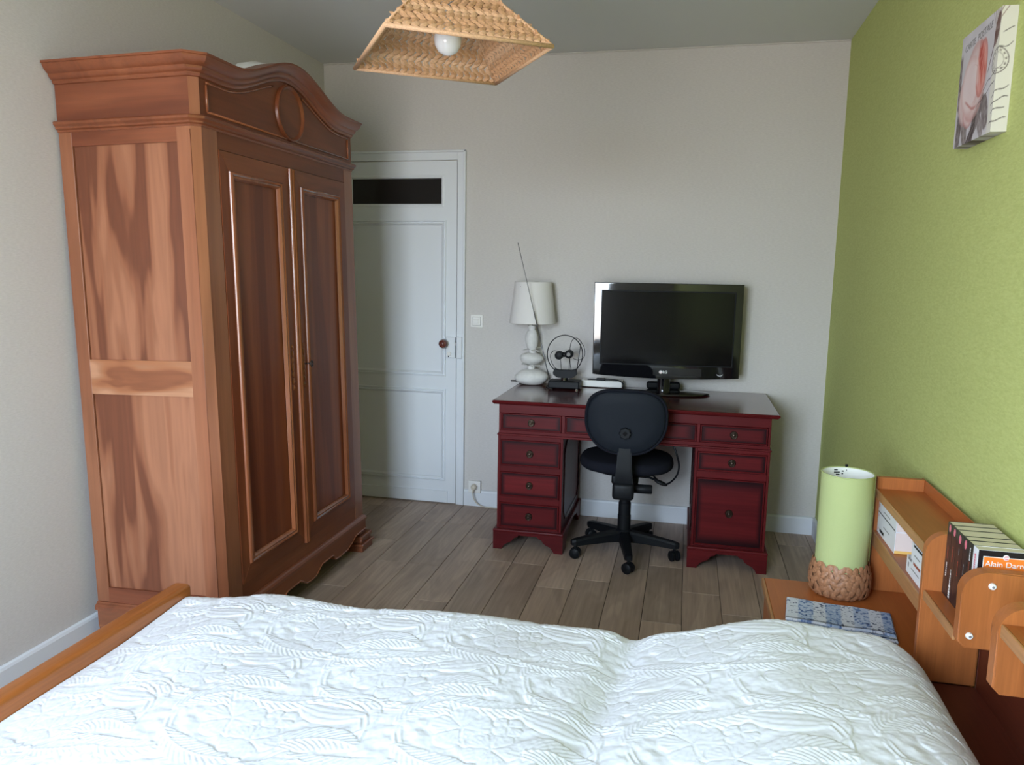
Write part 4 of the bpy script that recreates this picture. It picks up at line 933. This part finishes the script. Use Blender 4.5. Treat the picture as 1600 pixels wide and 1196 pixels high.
# ---- quilted bedspread with raised floral relief
CX_, CY_ = .46, .42; RES = .00125
tw, th = int(CX_/RES), int(CY_/RES)
tx, ty = np.meshgrid((np.arange(tw)+.5)*RES, (np.arange(th)+.5)*RES, indexing='ij')
tile = np.zeros((tw, th)); flat = np.zeros((tw, th))       # flat = mask of smooth petals
def rel(cx, cy):
    dx = (tx-cx+CX_/2) % CX_-CX_/2; dy = (ty-cy+CY_/2) % CY_-CY_/2; return dx, dy
def put(h, m):
    global tile
    tile = tile*(1-m)+h*m
def flower(cx, cy, r, n, rot, hgt=.0034):
    dx, dy = rel(cx, cy); rr = np.hypot(dx, dy); a = np.arctan2(dy, dx)-rot
    k = np.abs(np.cos(a*n/2)); R = r*(.66+.34*np.sqrt(k)); q = rr/R
    m = ss(1.0, .95, q); dome = hgt*np.clip(1-q**4, 0, 1)**.5*(.75+.25*k)
    groove = np.exp(-(np.sin(a*n/2+PI/2)*0+np.cos(a*n/2))**2*rr**2/(.0022**2))
    vein = .00030*np.sin(a*n*5)*ss(.2, .6, q)
    h = dome-.0020*groove*ss(.05, .2, q)+vein; h = h-.0012*np.exp(-(rr/(r*.12))**2)
    put(h, m); put(np.full_like(h, -.0014), np.exp(-((q-1.03)*R/.0018)**2)*.8)
def curve_field(p0, p1, p2, n=60):
    t = np.linspace(0, 1, n); P = np.outer((1-t)**2, p0)+np.outer(2*t*(1-t), p1)+np.outer(t*t, p2)
    cx, cy = P[n//2]; dx, dy = rel(cx, cy); X, Y = cx+dx, cy+dy
    best = np.full(X.shape, 1e9); bt = np.zeros(X.shape); bs = np.zeros(X.shape)
    for i in range(n):
        d = (X-P[i, 0])**2+(Y-P[i, 1])**2; m = d < best; best[m] = d[m]; bt[m] = t[i]
        j = min(i, n-2); tg = P[j+1]-P[j]; sg = np.sign(tg[0]*(Y-P[i, 1])-tg[1]*(X-P[i, 0])); bs[m] = sg[m]
    L = np.sum(np.hypot(*(P[1:]-P[:-1]).T)); return np.sqrt(best), bt, bs, L
def feather(p0, p1, p2, w, lam=.0105, hgt=.0036, one=0, lean=1.1):
    d, t, s, L = curve_field(np.array(p0), np.array(p1), np.array(p2)); ww = w*np.sin(PI*np.clip(t*.94+.05, 0, 1))**.6
    if one: ww = np.where(s*one > 0, ww, .004)
    m = ss(1.0, .9, d/np.maximum(ww, 1e-5))*(d < w*1.02)
    ph = (t*L-d*lean)/lam; h = hgt*(.25+.75*np.abs(np.sin(PI*ph))**.8)*(1-.35*(d/np.maximum(ww, 1e-4))**2)+.0022*np.exp(-(d/.0022)**2)
    put(h, m)
def ridge(p0, p1, p2, offs=(0,), wd=.0024, hgt=.0030, wave=0):
    d, t, s, L = curve_field(np.array(p0), np.array(p1), np.array(p2)); sd = d*s+(wave*np.sin(t*L/.012*2*PI) if wave else 0)
    for o in offs:
        m = np.exp(-((sd-o)/wd)**2)*ss(0, .03, t)*ss(1, .97, t); put(np.full_like(d, hgt), np.clip(m, 0, 1)*.9)
def ring_arc(cx, cy, r, a0, a1, wd=.0026, hgt=.0030):
    dx, dy = rel(cx, cy); rr = np.hypot(dx, dy); a = (np.arctan2(dy, dx)-a0) % (2*PI)
    m = np.exp(-((rr-r)/wd)**2)*ss(0, .12, a)*ss(a1-a0, a1-a0-.12, a); put(np.full_like(rr, hgt), np.clip(m, 0, 1)*.9)
    g = np.exp(-((rr-r-wd*2.2)/wd)**2)*ss(0, .12, a)*ss(a1-a0, a1-a0-.12, a); put(np.full_like(rr, -.0010), g*.6)
def lily(cx, cy, L, w, rot, hgt=.0036):
    dx, dy = rel(cx, cy); p = dx*math.cos(rot)+dy*math.sin(rot); q = -dx*math.sin(rot)+dy*math.cos(rot); q = q-.18*p*p/L
    e = np.sqrt(np.clip(1-(p/L)**2, 0, 1)); z = q/(w*np.maximum(e, .02)); m = ss(1.0, .94, np.abs(z))*(np.abs(p) < L)
    h = hgt*np.sqrt(np.clip(1-z*z, 0, 1))*(.8+.2*np.cos(z*PI*3)); put(h, m); put(np.full_like(h, -.0022), np.exp(-((np.abs(z)-1.05)*w/.0018)**2)*(np.abs(p) < L)*.8)
for ox, oy, fl in ((0, 0, 1), (CX_/2, CY_/2, -1)):
    A = lambda x, y: (ox+x, oy+y)
    ring_arc(ox+.06, oy-.01, .135, -.2, 1.75); ring_arc(ox+.06, oy-.01, .122, .1, 1.6)
    ring_arc(ox-.06, oy+.03, .150, 2.0, 3.9); ring_arc(ox-.06, oy+.03, .139, 2.2, 3.7)
    ring_arc(ox+.02, oy+.07, .215, 3.9, 5.3); ring_arc(ox+.02, oy+.07, .203, 4.0, 5.2)
    ring_arc(ox+.13, oy+.05, .075, -1.0, 2.4, .0022)
    feather(A(-.15, .125), A(-.05, .060), A(.07, .125), .036, lean=1.0, lam=.0150)
    feather(A(.03, -.055), A(.11, -.005), A(.20, -.055), .046, lean=1.35, lam=.0160)
    feather(A(-.19, -.045), A(-.12, -.115), A(.00, -.105), .036, lean=1.1, lam=.0140)
    feather(A(.01, -.12), A(.08, -.145), A(.16, -.115), .026, lean=.9, lam=.0120)
    feather(A(-.21, .03), A(-.19, .085), A(-.12, .110), .028, lean=1.3, lam=.0130)
    lily(ox+.100, oy+.060, .075, .032, .25*fl, hgt=.0030)
    flower(ox-.080, oy+.022, .068, 5, .4, hgt=.0026)
    flower(ox-.010, oy-.042, .060, 5, 1.1, hgt=.0026)
    flower(ox+.012, oy+.038, .036, 4, .8, hgt=.0022)
tile = tile*.68
rgn = np.random.default_rng(5)
def smooth_noise(shape, k, seed):
    r = np.random.default_rng(seed); f = np.fft.rfft2(r.standard_normal(shape)); fx_ = np.fft.fftfreq(shape[0])[:, None]; fy_ = np.fft.rfftfreq(shape[1])[None, :]
    f *= np.exp(-(fx_**2+fy_**2)*(k**2)*2*PI*PI); a = np.fft.irfft2(f, s=shape); return a/a.std()
bare = ss(.0009, .0002, np.abs(tile))
tile = tile+bare*smooth_noise(tile.shape, 6.5, 3)*.0009+smooth_noise(tile.shape, 2.2, 8)*.00022
def sample_tile(x, y):
    u = (x % CX_)/RES-.5; v = (y % CY_)/RES-.5; i = np.floor(u).astype(int); j = np.floor(v).astype(int); a = u-i; b = v-j
    g = lambda p_, q_: tile[p_ % tw, q_ % th]
    return (g(i, j)*(1-a)+g(i+1, j)*a)*(1-b)+(g(i, j+1)*(1-a)+g(i+1, j+1)*a)*b
# grid: s along the bed (x), t across, running over the far edge and down
EX0, EX1 = .760, 2.738
sx = np.concatenate([np.linspace(EX0, 2.60, 720), 2.60+(EX1-2.60)*np.sin(np.linspace(0, PI/2, 75))[1:]])
YF0 = -2.500; RAD = .068
t_flat = np.concatenate([np.linspace(-4.035, -3.45, 50)[:-1], np.linspace(-3.45, YF0, 375)])
arc = np.linspace(0, PI/2, 34)[1:]; drop = np.linspace(0, 1, 30)[1:]
nt_ = len(t_flat)+len(arc)+len(drop)
X = np.repeat(sx[:, None], nt_, 1); Y = np.zeros_like(X); Z = np.zeros_like(X); NY = np.zeros_like(X); NZ = np.ones_like(X); TC = np.zeros_like(X)
def ztop(x, y):
    z = .452+.040*ss(.76, 1.05, x)+.010*ss(1.2, 1.7, x)
    far = ss(-3.9, -3.1, y)
    z = z+(.036+.036*far)*ss(2.03, 2.42, x)+.004*ss(2.40, 2.58, x)*far
    z = z-.022*np.exp(-((x-2.055-.12*(y+2.5))/.045)**2)*far
    z = z+.020*np.exp(-((x-2.2)/.5)**2-((y+3.2)/.5)**2)
    z = z+.010*np.sin(x*2.2+.6)*np.sin(y*2.7+.4)+.004*np.sin(x*9+y*5)+.003*np.sin(x*15-y*11+1)
    return z
def headfall(x, z):
    k = np.clip((x-2.575)/(EX1-2.575), 0, 1); return .449+(z-.449)*np.sqrt(np.clip(1-k**3.0, 0, 1))
def yedge(x):
    return .006*np.sin(x*7+1)+.004*np.sin(x*19)-.075*ss(2.60, 2.74, x)**1.5+.012*np.exp(-((x-2.45)/.15)**2)
nf = len(t_flat); sc_ = (t_flat+4.035)/(YF0+4.035)
ye = yedge(sx)[:, None]
Y[:, :nf] = t_flat[None, :]+ye*(sc_[None, :]**3); Z[:, :nf] = headfall(X[:, :nf], ztop(X[:, :nf], Y[:, :nf])); TC[:, :nf] = Y[:, :nf]
zE = Z[:, nf-1:nf]; yE = Y[:, nf-1:nf]; radz = np.minimum(RAD, (zE-.30)*.5)
na = len(arc); Y[:, nf:nf+na] = yE+RAD*np.sin(arc)[None, :]; Z[:, nf:nf+na] = zE-radz*(1-np.cos(arc))[None, :]; NY[:, nf:nf+na] = np.sin(arc); NZ[:, nf:nf+na] = np.cos(arc); TC[:, nf:nf+na] = yE+RAD*arc[None, :]
zA = Z[:, nf+na-1:nf+na]; Y[:, nf+na:] = Y[:, nf+na-1:nf+na]+(.010*np.sin(sx*16)[:, None]-.010)*drop[None, :]; Z[:, nf+na:] = zA+(.075-zA)*drop[None, :]; NY[:, nf+na:] = 1; NZ[:, nf+na:] = 0
TC[:, nf+na:] = TC[:, nf+na-1:nf+na]+(zA-.075)*drop[None, :]
rot = math.radians(4); TU = X*math.cos(rot)+TC*math.sin(rot); TV = -X*math.sin(rot)+TC*math.cos(rot)
warp = .010*np.sin(TU*5.1+TV*3); hgt = sample_tile(TU+warp, TV+.008*np.sin(TU*7))
fade = np.clip((X-EX0)/.03, 0, 1)*np.clip((EX1-X)/.02, .2, 1)
Y = Y+NY*hgt*fade; Z = Z+NZ*hgt*fade
bs = tag(empty('bedspread', (1.75, -3.25, 0)), 'white quilted bedspread with raised floral pattern covering the bed', 'bedspread')
V = np.stack([X-1.75, Y+3.25, Z], -1).reshape(-1, 3)
m, nt, b = new_mat('quilt_cotton'); setp(b, Base_Color=(.745, .775, .835, 1), Roughness=.62, Specular_IOR_Level=.3, Sheen_Weight=.15)
tcn = nt.nodes.new('ShaderNodeTexCoord'); nn = nt.nodes.new('ShaderNodeTexNoise'); nn.inputs['Scale'].default_value = 900; nt.links.new(tcn.outputs['Object'], nn.inputs['Vector']); bpn = nt.nodes.new('ShaderNodeBump'); bpn.inputs['Strength'].default_value = .1; bpn.inputs['Distance'].default_value = .0005; nt.links.new(nn.outputs['Fac'], bpn.inputs['Height']); nt.links.new(bpn.outputs[0], b.inputs['Normal'])
sp_ = np_mesh('quilt', V, grid_faces(len(sx), nt_)[:, ::-1], m, bs, smooth=True)

# ================================================================== HEAD UNIT (bedside table, shelves, brackets)
hu = empty('headboard_unit', (2.80, -2.41, 0)); H0 = Vector((2.80, -2.41, 0))
tag(hu, 'orange-brown wooden headboard with bedside table and open bookshelves along green wall', 'headboard')
def hbx(x0, x1, y0, y1, z0, z1, **k): return bx(x0-H0.x, x1-H0.x, y0-H0.y, y1-H0.y, z0, z1, **k)
XB = 2.872                                    # face of the back panel
SXF = 2.738                                   # shelf front
YE = -1.868
XR = W-.018                                   # rear of unit (clears the baseboard)
# bedside table
obj('table_top', hbx(2.432, XB, -2.385, YE, .428, .450, bev=.002), 'beech_y', hu)
obj('table_edge', hbx(2.424, 2.432, -2.385, YE, .426, .4505, bev=.002), 'beech_edge', hu)
obj('table_front', hbx(2.438, 2.456, -2.380, YE+.012, .03, .427), 'beech_z', hu)
obj('table_side', hbx(2.456, XB, YE+.014, YE+.002, .03, .427), 'beech_z', hu)
obj('table_plinth', hbx(2.47, XB, -2.380, YE+.004, 0, .03), 'beech_y', hu)
# ledge behind the mattress
obj('ledge', hbx(2.745, XB, -4.05, -2.412, .414, .436), 'shaded_ledge', hu)
obj('ledge_support', hbx(2.750, 2.768, -4.05, -2.413, .0, .414), 'beech_z', hu)
# back panels
obj('back_panel', hbx(XB, XR, -2.387, YE+.012, .10+.0, .812, bev=.002), 'beech_y', hu)
obj('back_panel', hbx(XB, XR, -4.05, -2.412, .10, .730, bev=.002), 'shaded_ledge', hu)
# end panel with raised lip, shelves
obj('end_panel', hbx(SXF+.002, XB, YE-.016, YE+.002, .450, .812, bev=.002), 'beech_z', hu)
obj('top_shelf', hbx(SXF+.004, XB, -2.386, YE-.017, .752, .776), 'beech_y', hu)
obj('shelf_edge', hbx(SXF-.002, SXF+.004, -2.386, YE-.017, .7515, .7765, bev=.002), 'beech_edge', hu)
obj('low_shelf', hbx(SXF+.004, XB, -2.386, YE-.017, .602, .644), 'beech_y', hu)
obj('shelf_edge', hbx(SXF-.002, SXF+.004, -2.386, YE-.017, .6015, .6445, bev=.002), 'beech_edge', hu)
def rounded_board(nm, xa, xb, za, zb, ya, yb, r=.045, chamf=.0, par=hu, mat='beech_z'):
    pts = [(xa-H0.x+chamf, za), (xb-H0.x, za), (xb-H0.x, zb)]
    pts += [(xa-H0.x+r-r*math.sin(t), zb-r+r*math.cos(t)) for t in np.linspace(0, PI/2, 12)]
    if chamf: pts += [(xa-H0.x, za+chamf)]
    bm = BM(); prism(bm, pts, ya-H0.y, yb-H0.y, 'y'); es = [e for e in bm.edges if abs(e.verts[0].co.y-e.verts[1].co.y) < 1e-6]
    bmesh.ops.bevel(bm, geom=es, offset=.004, segments=3, affect='EDGES'); return obj(nm, bm, mat, par, smooth=40)
rounded_board('upright', SXF-.004, XR-.002, .4365, .814, -2.411, -2.387, r=.05)
rounded_board('upright', SXF+.008, XB-.001, .0, .413, -2.411, -2.387, r=.004)
obj('book_shelf', hbx(SXF+.004, XB, -2.630, -2.412, .648, .670), 'beech_y', hu)
obj('shelf_edge', hbx(SXF-.002, SXF+.004, -2.630, -2.412, .6475, .6705, bev=.002), 'beech_edge', hu)
b1 = rounded_board('bracket', SXF-.004, XR-.002, .648, .817, -2.664, -2.632, r=.05, chamf=.014)
b2 = rounded_board('bracket', SXF-.004, XR-.002, .650, .824, -2.856, -2.822, r=.05, chamf=.014)
for x, z in ((2.788, .789), (2.755, .677)):
    bm = BM(); lathe(bm, [(.0, -.0060), (.0028, -.0060), (.0030, -.0045), (.0060, -.0045), (.0074, -.001), (.0074, 0)], (x-H0.x, -2.6645-H0.y, z), 22, axis='y', cap=False); sc = obj('screw_cap', bm, 'white_plastic', b1, smooth=40); sc['label'] = 'white plastic screw cap'
    bm = BM(); lathe(bm, [(.0, -.0072), (.0025, -.0072), (.0026, -.0045)], (x-H0.x, -2.6645-H0.y, z), 14, axis='y', cap=False); obj('screw', bm, 'ink_grey', sc)
obj('near_shelf', hbx(SXF+.004, XB, -4.05, -2.857, .766, .790), 'beech_y', hu)
obj('shelf_edge', hbx(SXF-.002, SXF+.004, -4.05, -2.857, .7655, .7905, bev=.002), 'beech_edge', hu)
obj('link_board', hbx(2.80, XB, -2.821, -2.665, .700, .722), 'beech_y', hu)

# ================================================================== GREEN BEDSIDE LAMP
gl = empty('bedside_lamp', (2.646, -1.924, .4508))
tag(gl, 'bedside lamp with green cylinder shade and woven brown basket foot', 'lamp')
bm = BM(); lathe(bm, [(.070, .0), (.079, .010), (.083, .035), (.082, .065), (.075, .092), (.06, .094)], (0, 0, 0), 40); core = obj('basket_core', bm, 'basket', gl, smooth=40)
rg = random.Random(21)
def basket_r(z): return np.interp(z, [0, .012, .04, .07, .10], [.078, .086, .0895, .0875, .079])
cnt = 0
def strip(bm, a, z, ang, L, w):
    st = []
    for t in np.linspace(-.5, .5, 7):
        aa = a+L*t*math.cos(ang)/.088; zz = z+L*t*math.sin(ang); zz = min(max(zz, .003), .104)
        bow_ = .0045*math.cos(PI*t)-.003; ww = w*(.55+.45*math.cos(PI*t))
        for_s = []
        for s in (-1, 0, 1):
            a2 = aa-s*ww*math.sin(ang)/.088; z2 = min(max(zz+s*ww*math.cos(ang), .001), .107); r = basket_r(z2)+bow_+(.0016 if s == 0 else -.0012)
            for_s.append(bm.verts.new((r*math.cos(a2), r*math.sin(a2), z2)))
        st.append(for_s)
    for A, B in zip(st, st[1:]):
        for k in range(2): bm.faces.new((A[k], A[k+1], B[k+1], B[k]))
for k in range(5):
    for i in range(26):
        a = 2*PI*(i+.5*(k % 2))/26+rg.uniform(-.03, .03); z = .010+.021*k+rg.uniform(-.003, .003); ang = (1 if (i+k) % 2 else -1)*rg.uniform(.5, 1.3); bm = BM(); strip(bm, a, z, ang, rg.uniform(.040, .058), rg.uniform(.007, .010)); obj('leaf_strip', bm, 'basket', core, smooth=True)
bm = BM(); n_ = 64; lathe(bm, [(.0752, .086), (.0752, .378), (.0735, .378), (.0735, .086)], (0, 0, 0), n_, cap=False)
bm.verts.ensure_lookup_table()
for i in range(n_): bm.faces.new((bm.verts[i], bm.verts[(i+1) % n_], bm.verts[3*n_+(i+1) % n_], bm.verts[3*n_+i]))
gs = obj('lamp_shade', bm, 'green_fabric', gl, smooth=35)
bm = BM(); lathe(bm, [(.0733, .09), (.0733, .3765)], (0, 0, 0), n_, cap=False); obj('shade_lining', bm, 'white_lining', gs, smooth=True)
for z in (.087, .377):
    bm = BM(); tube(bm, [(.0748*math.cos(a), .0748*math.sin(a), z) for a in np.linspace(0, 2*PI, 64, endpoint=False)], .0022, 6, closed=True); obj('shade_rim', bm, 'green_fabric', gs, smooth=True)
bm = BM(); lathe(bm, [(.016, .09), (.016, .17), (.012, .175)], (0, 0, 0), 18); obj('lamp_holder', bm, 'white_plastic', gl, smooth=35)
bm = BM(); lathe(bm, [(.0145, .172), (.024, .20), (.028, .225), (.020, .25), (.0, .258)], (0, 0, 0), 20, cap=False); obj('bulb', bm, 'bulb', gl, smooth=True)
bm = BM()
for i in range(3):
    a = i*2*PI/3+.5; tube(bm, [(.012*math.cos(a), .012*math.sin(a), .17), (.0735*math.cos(a), .0735*math.sin(a), .15)], .0016, 5)
obj('shade_carrier', bm, 'steel', gs)
# maker's label inside the shade, illegible print
bm = BM()
for i, (a, z, w) in enumerate(((1.95, .366, .10), (1.95, .358, .16), (1.86, .351, .10), (1.62, .362, .05), (1.62, .354, .04), (1.45, .366, .02))):
    A = [bm.verts.new((.0731*math.cos(q), .0731*math.sin(q), zz)) for q, zz in ((a, z), (a-w*1.6, z), (a-w*1.6, z+.004), (a, z+.004))]; bm.faces.new(A)
obj('inner_label', bm, 'ink_black', gs)
bm = BM(); box(bm, .006, .014, .0725, .079, .377, .386, bev=.001); obj('shade_clip', bm, 'black_plastic', gs)

# ================================================================== FOLDED CLOTH
fc = empty('folded_cloth', (2.610, -2.140, .4506), (0, 0, math.radians(-8)))
tag(fc, 'folded blue and white floral cloth on the bedside table', 'cloth')
def cloth_col(u, v):
    C = np.empty(u.shape+(3,)); n1 = vnoise(u, v, 170, 11); n2 = vnoise(u+7, v+3, 260, 12); n3 = vnoise(u+2, v, 80, 13)
    C[:] = (205, 210, 222)
    def mixc(m, col):
        nonlocal C
        C = C*(1-m[..., None])+np.array(col)*m[..., None]
    ph = (u/.0735) % 1; kind = (np.floor(u/.0735) % 2)
    band = ss(.30, .24, np.abs(ph-.5))
    mixc(band*np.where(kind > 0, .55, .85)*(.55+.45*n1), (118, 144, 186)); mixc(band*ss(.55, .75, n1)*.75, (66, 92, 148)); mixc(band*ss(.40, .25, n2)*.5, (190, 200, 220))
    sprig = (1-band)*ss(.62, .76, n2)*ss(.45, .55, n3); mixc(sprig*.85, (80, 88, 118)); mixc(ss(.86, .93, n2*.6+n1*.5)*.8, (28, 34, 56))
    return np.clip(C, 0, 255)
def cloth_layer(nm, x0, x1, y0, y1, z, th, seed, shift=0):
    nu, nv = 240, 140; U, V_ = np.meshgrid(np.linspace(0, 1, nu), np.linspace(0, 1, nv), indexing='ij'); x = x0+(x1-x0)*U; y = y0+(y1-y0)*V_
    wv = vnoise(x+seed, y, 22, seed)*.0025+.002*np.sin(x*40+seed)*(1-V_)
    edge = np.minimum(np.minimum(U, 1-U)*(x1-x0), np.minimum(V_, 1-V_)*(y1-y0)); up = th*np.sqrt(np.clip(1-(1-np.clip(edge/.004, 0, 1))**2, 0, 1))
    top = np.stack([x, y+.003*np.sin(x*30), z+wv*.8+up], -1).reshape(-1, 3); bot = np.stack([x, y+.003*np.sin(x*30), z+wv*.8*0], -1).reshape(-1, 3)
    col = LIN(cloth_col(x+.2+shift, y+.2)).reshape(-1, 3)
    # border line of darker stitching
    line = (np.abs(V_-.05) < .022).reshape(-1); col[line] = col[line]*.35
    Fq = grid_faces(nu, nv)
    return np_mesh(nm, np.concatenate([top, bot]), np.concatenate([Fq, Fq[:, ::-1]+nu*nv]), 'cloth_print', fc, True, np.concatenate([col, col]))
cloth_layer('lower_fold', -.140, .142, -.092, .068, .0005, .006, 3, .03)
cloth_layer('upper_fold', -.143, .138, -.072, .078, .0085, .006, 4)

# ================================================================== BOOKS
def rect_bar(bm, o, u, v, w, h):
    o = Vector(o); u = Vector(u); v = Vector(v); vs = [bm.verts.new(o+u*a+v*c) for a, c in ((-w/2, -h/2), (w/2, -h/2), (w/2, h/2), (-w/2, h/2))]; bm.faces.new(vs)
def standing_book(y0, th, label, spine_mat, marks, hz=.176, depth=.096, x=2.776, z=.6706):
    b_ = empty('paperback', (x+depth/2, y0-th/2, z)); tag(b_, label, 'book', 'paperbacks standing on the headboard shelf')
    hx, hy, t = depth/2, th/2, .0011
    bm = BM(); prism(bm, [(-hx, -hy), (hx, -hy), (hx, -hy+t), (-hx+t, -hy+t), (-hx+t, hy-t), (hx, hy-t), (hx, hy), (-hx, hy)], 0, hz, 'z'); co = obj('cover', bm, spine_mat, b_)
    obj('page_block', bx(-hx+t, hx-.001, -hy+t, hy-t, .0006, hz-.0008), 'paper', b_)
    # publisher roundel and worn, unreadable lettering on the spine (faces -x; text runs up)
    for kind, zc, w, h, mt in marks:
        bm = BM()
        if kind == 'roundel':
            lathe(bm, [(.0, -hx-.0004), (1, -hx-.0004), (1, -hx)], (0, 0, 0), 18, axis='x', cap=False)
            for v in bm.verts: v.co.y *= w; v.co.z = v.co.z*h+zc
        else:
            r = random.Random(int(zc*1e4)+int(th*1e4)); q = zc-h/2
            while q < zc+h/2:
                l = r.uniform(.0025, .006); rect_bar(bm, (-hx-.0004, 0, q+l/2), (0, 1, 0), (0, 0, 1), w*r.uniform(.6, 1), l); q += l+r.uniform(.0008, .002)
        obj('spine_mark', bm, mt, co)
    return b_
yb = -2.4135
bk = [(.030, 'black paperback nearest the upright board on the headboard shelf', 'cover_black', [('roundel', .163, .0055, .009, 'badge'), ('text', .064, .006, .034, 'ink_white'), ('text', .105, .005, .03, 'ink_rust')]),
      (.031, 'second black paperback from the upright board with white title low on spine', 'cover_black', [('roundel', .163, .0055, .009, 'badge'), ('text', .055, .006, .04, 'ink_white'), ('text', .11, .006, .035, 'ink_rust'), ('text', .02, .010, .03, 'ink_white')]),
      (.042, 'thickest black paperback in the middle of the standing headboard books', 'cover_black', [('roundel', .160, .007, .010, 'badge'), ('text', .130, .004, .014, 'ink_grey'), ('text', .09, .006, .034, 'ink_rust')]),
      (.027, 'thin black paperback fourth from the upright board on headboard shelf', 'cover_black', [('roundel', .160, .0060, .010, 'badge'), ('text', .10, .005, .02, 'ink_grey')]),
      (.031, 'black paperback beside the orange-covered book with white title high on spine', 'cover_black', [('text', .150, .006, .03, 'ink_white'), ('text', .115, .006, .028, 'ink_rust')])]
for i, (th_, lab, mt, marks) in enumerate(bk):
    standing_book(yb, th_, lab, mt, marks); yb -= th_+.0012
    if i in (1, 2): pass
lastb = standing_book(yb, .026, 'paperback with pale spine and orange cover panel behind the rounded bracket', 'cover_white', [('text', .12, .008, .08, 'badge')])
ny = -.013-.0004; hx = .048
def face_rect(nm, x0, x1, z0, z1, d, mat): return obj(nm, bx(x0, x1, ny-d, ny+.0002, z0, z1), mat, lastb)
face_rect('cover_border', -hx+.001, hx, .001, .1755, .0002, 'cover_black')
face_rect('cover_frame', -hx+.0105, hx-.004, .060, .1625, .0005, 'ink_white')
face_rect('cover_field', -hx+.0120, hx-.0055, .0615, .1610, .0008, 'cover_orange')
bm = BM(); lathe(bm, [(.0, -.0016), (.0055, -.0016), (.0062, -.001), (.0062, 0)], (.006, ny, .1625), 20, axis='y', cap=False); obj('publisher_roundel', bm, 'ink_white', lastb)
bm = BM()
for dz, w in ((.0036, .006), (.0018, .009), (-.0018, .009), (-.0036, .006)): rect_bar(bm, (.006, ny-.0018, .1625+dz), (1, 0, 0), (0, 0, 1), w, .0013)
obj('roundel_print', bm, 'badge', lastb)
text_mesh('author_name', 'Alain Darne', .0170, 'ink_white', lastb, axes((.008, ny-.0011, .1465), (1, 0, 0), (0, 0, 1)), extrude=.0001)
text_mesh('title', 'AKHENATON', .0150, 'ink_white', lastb, axes((.009, ny-.0011, .1305), (1, 0, 0), (0, 0, 1)), extrude=.0001)
# books lying flat in the far cubby, spines to the room
def lying_book(y0, y1, z0, z1, label, cov, pages, marks, x=2.749, depth=.110, under=None):
    b_ = empty('book', (x+depth/2, (y0+y1)/2, z0)); tag(b_, label, 'book', 'books lying on the headboard shelf')
    hx, hy, t, th_ = depth/2, (y1-y0)/2, .0014, z1-z0
    bm = BM(); prism(bm, [(-hx, 0), (hx, 0), (hx, t), (-hx+t, t), (-hx+t, th_-t), (hx, th_-t), (hx, th_), (-hx, th_)], -hy, hy, 'y'); co = obj('cover', bm, cov, b_)
    obj('page_block', bx(-hx+t, hx-.002, -hy+.0015, hy-.0015, t, th_-t), pages, b_)
    if under: obj('lower_board', bx(-hx+.0005, hx, -hy-.0008, hy, .0002, .008), under, co)
    for yy, zz, w, h, mt in marks:
        bm = BM(); rect_bar(bm, (-hx-.0004, yy, zz), (0, 1, 0), (0, 0, 1), w, h); obj('spine_mark', bm, mt, co)
    return b_
lying_book(-2.090, -1.888, .6447, .7065, 'thick white book at the bottom of the stack behind the green lamp', 'cover_white', 'paper_pink', [(.088, .053, .004, .008, 'badge'), (.086, .012, .005, .009, 'badge'), (-.005, .034, .070, .003, 'ink_grey'), (.045, .013, .05, .009, 'ink_black')], under='yellow_cover')
lying_book(-2.092, -1.888, .7075, .7400, 'thinner white book on top of the stack behind the green lamp', 'cover_white', 'paper_pink', [(.090, .02, .006, .010, 'badge'), (.0, .016, .07, .003, 'ink_grey'), (0, .0015, .19, .003, 'ink_black')])
lying_book(-2.372, -2.215, .6447, .6890, 'white book with red and blue edge beside the upright board', 'cover_white', 'paper_pink', [(.060, .024, .008, .012, 'ink_grey'), (-.0, .022, .07, .003, 'ink_grey'), (.05, .041, .03, .007, 'ink_grey'), (-.01, .041, .06, .007, 'ink_rust')])
lying_book(-2.372, -2.250, .6900, .7360, 'small white book lying on top beside the upright board', 'cover_white', 'paper_pink', [(.0, .041, .09, .006, 'ink_black'), (.01, .018, .05, .003, 'ink_grey')])
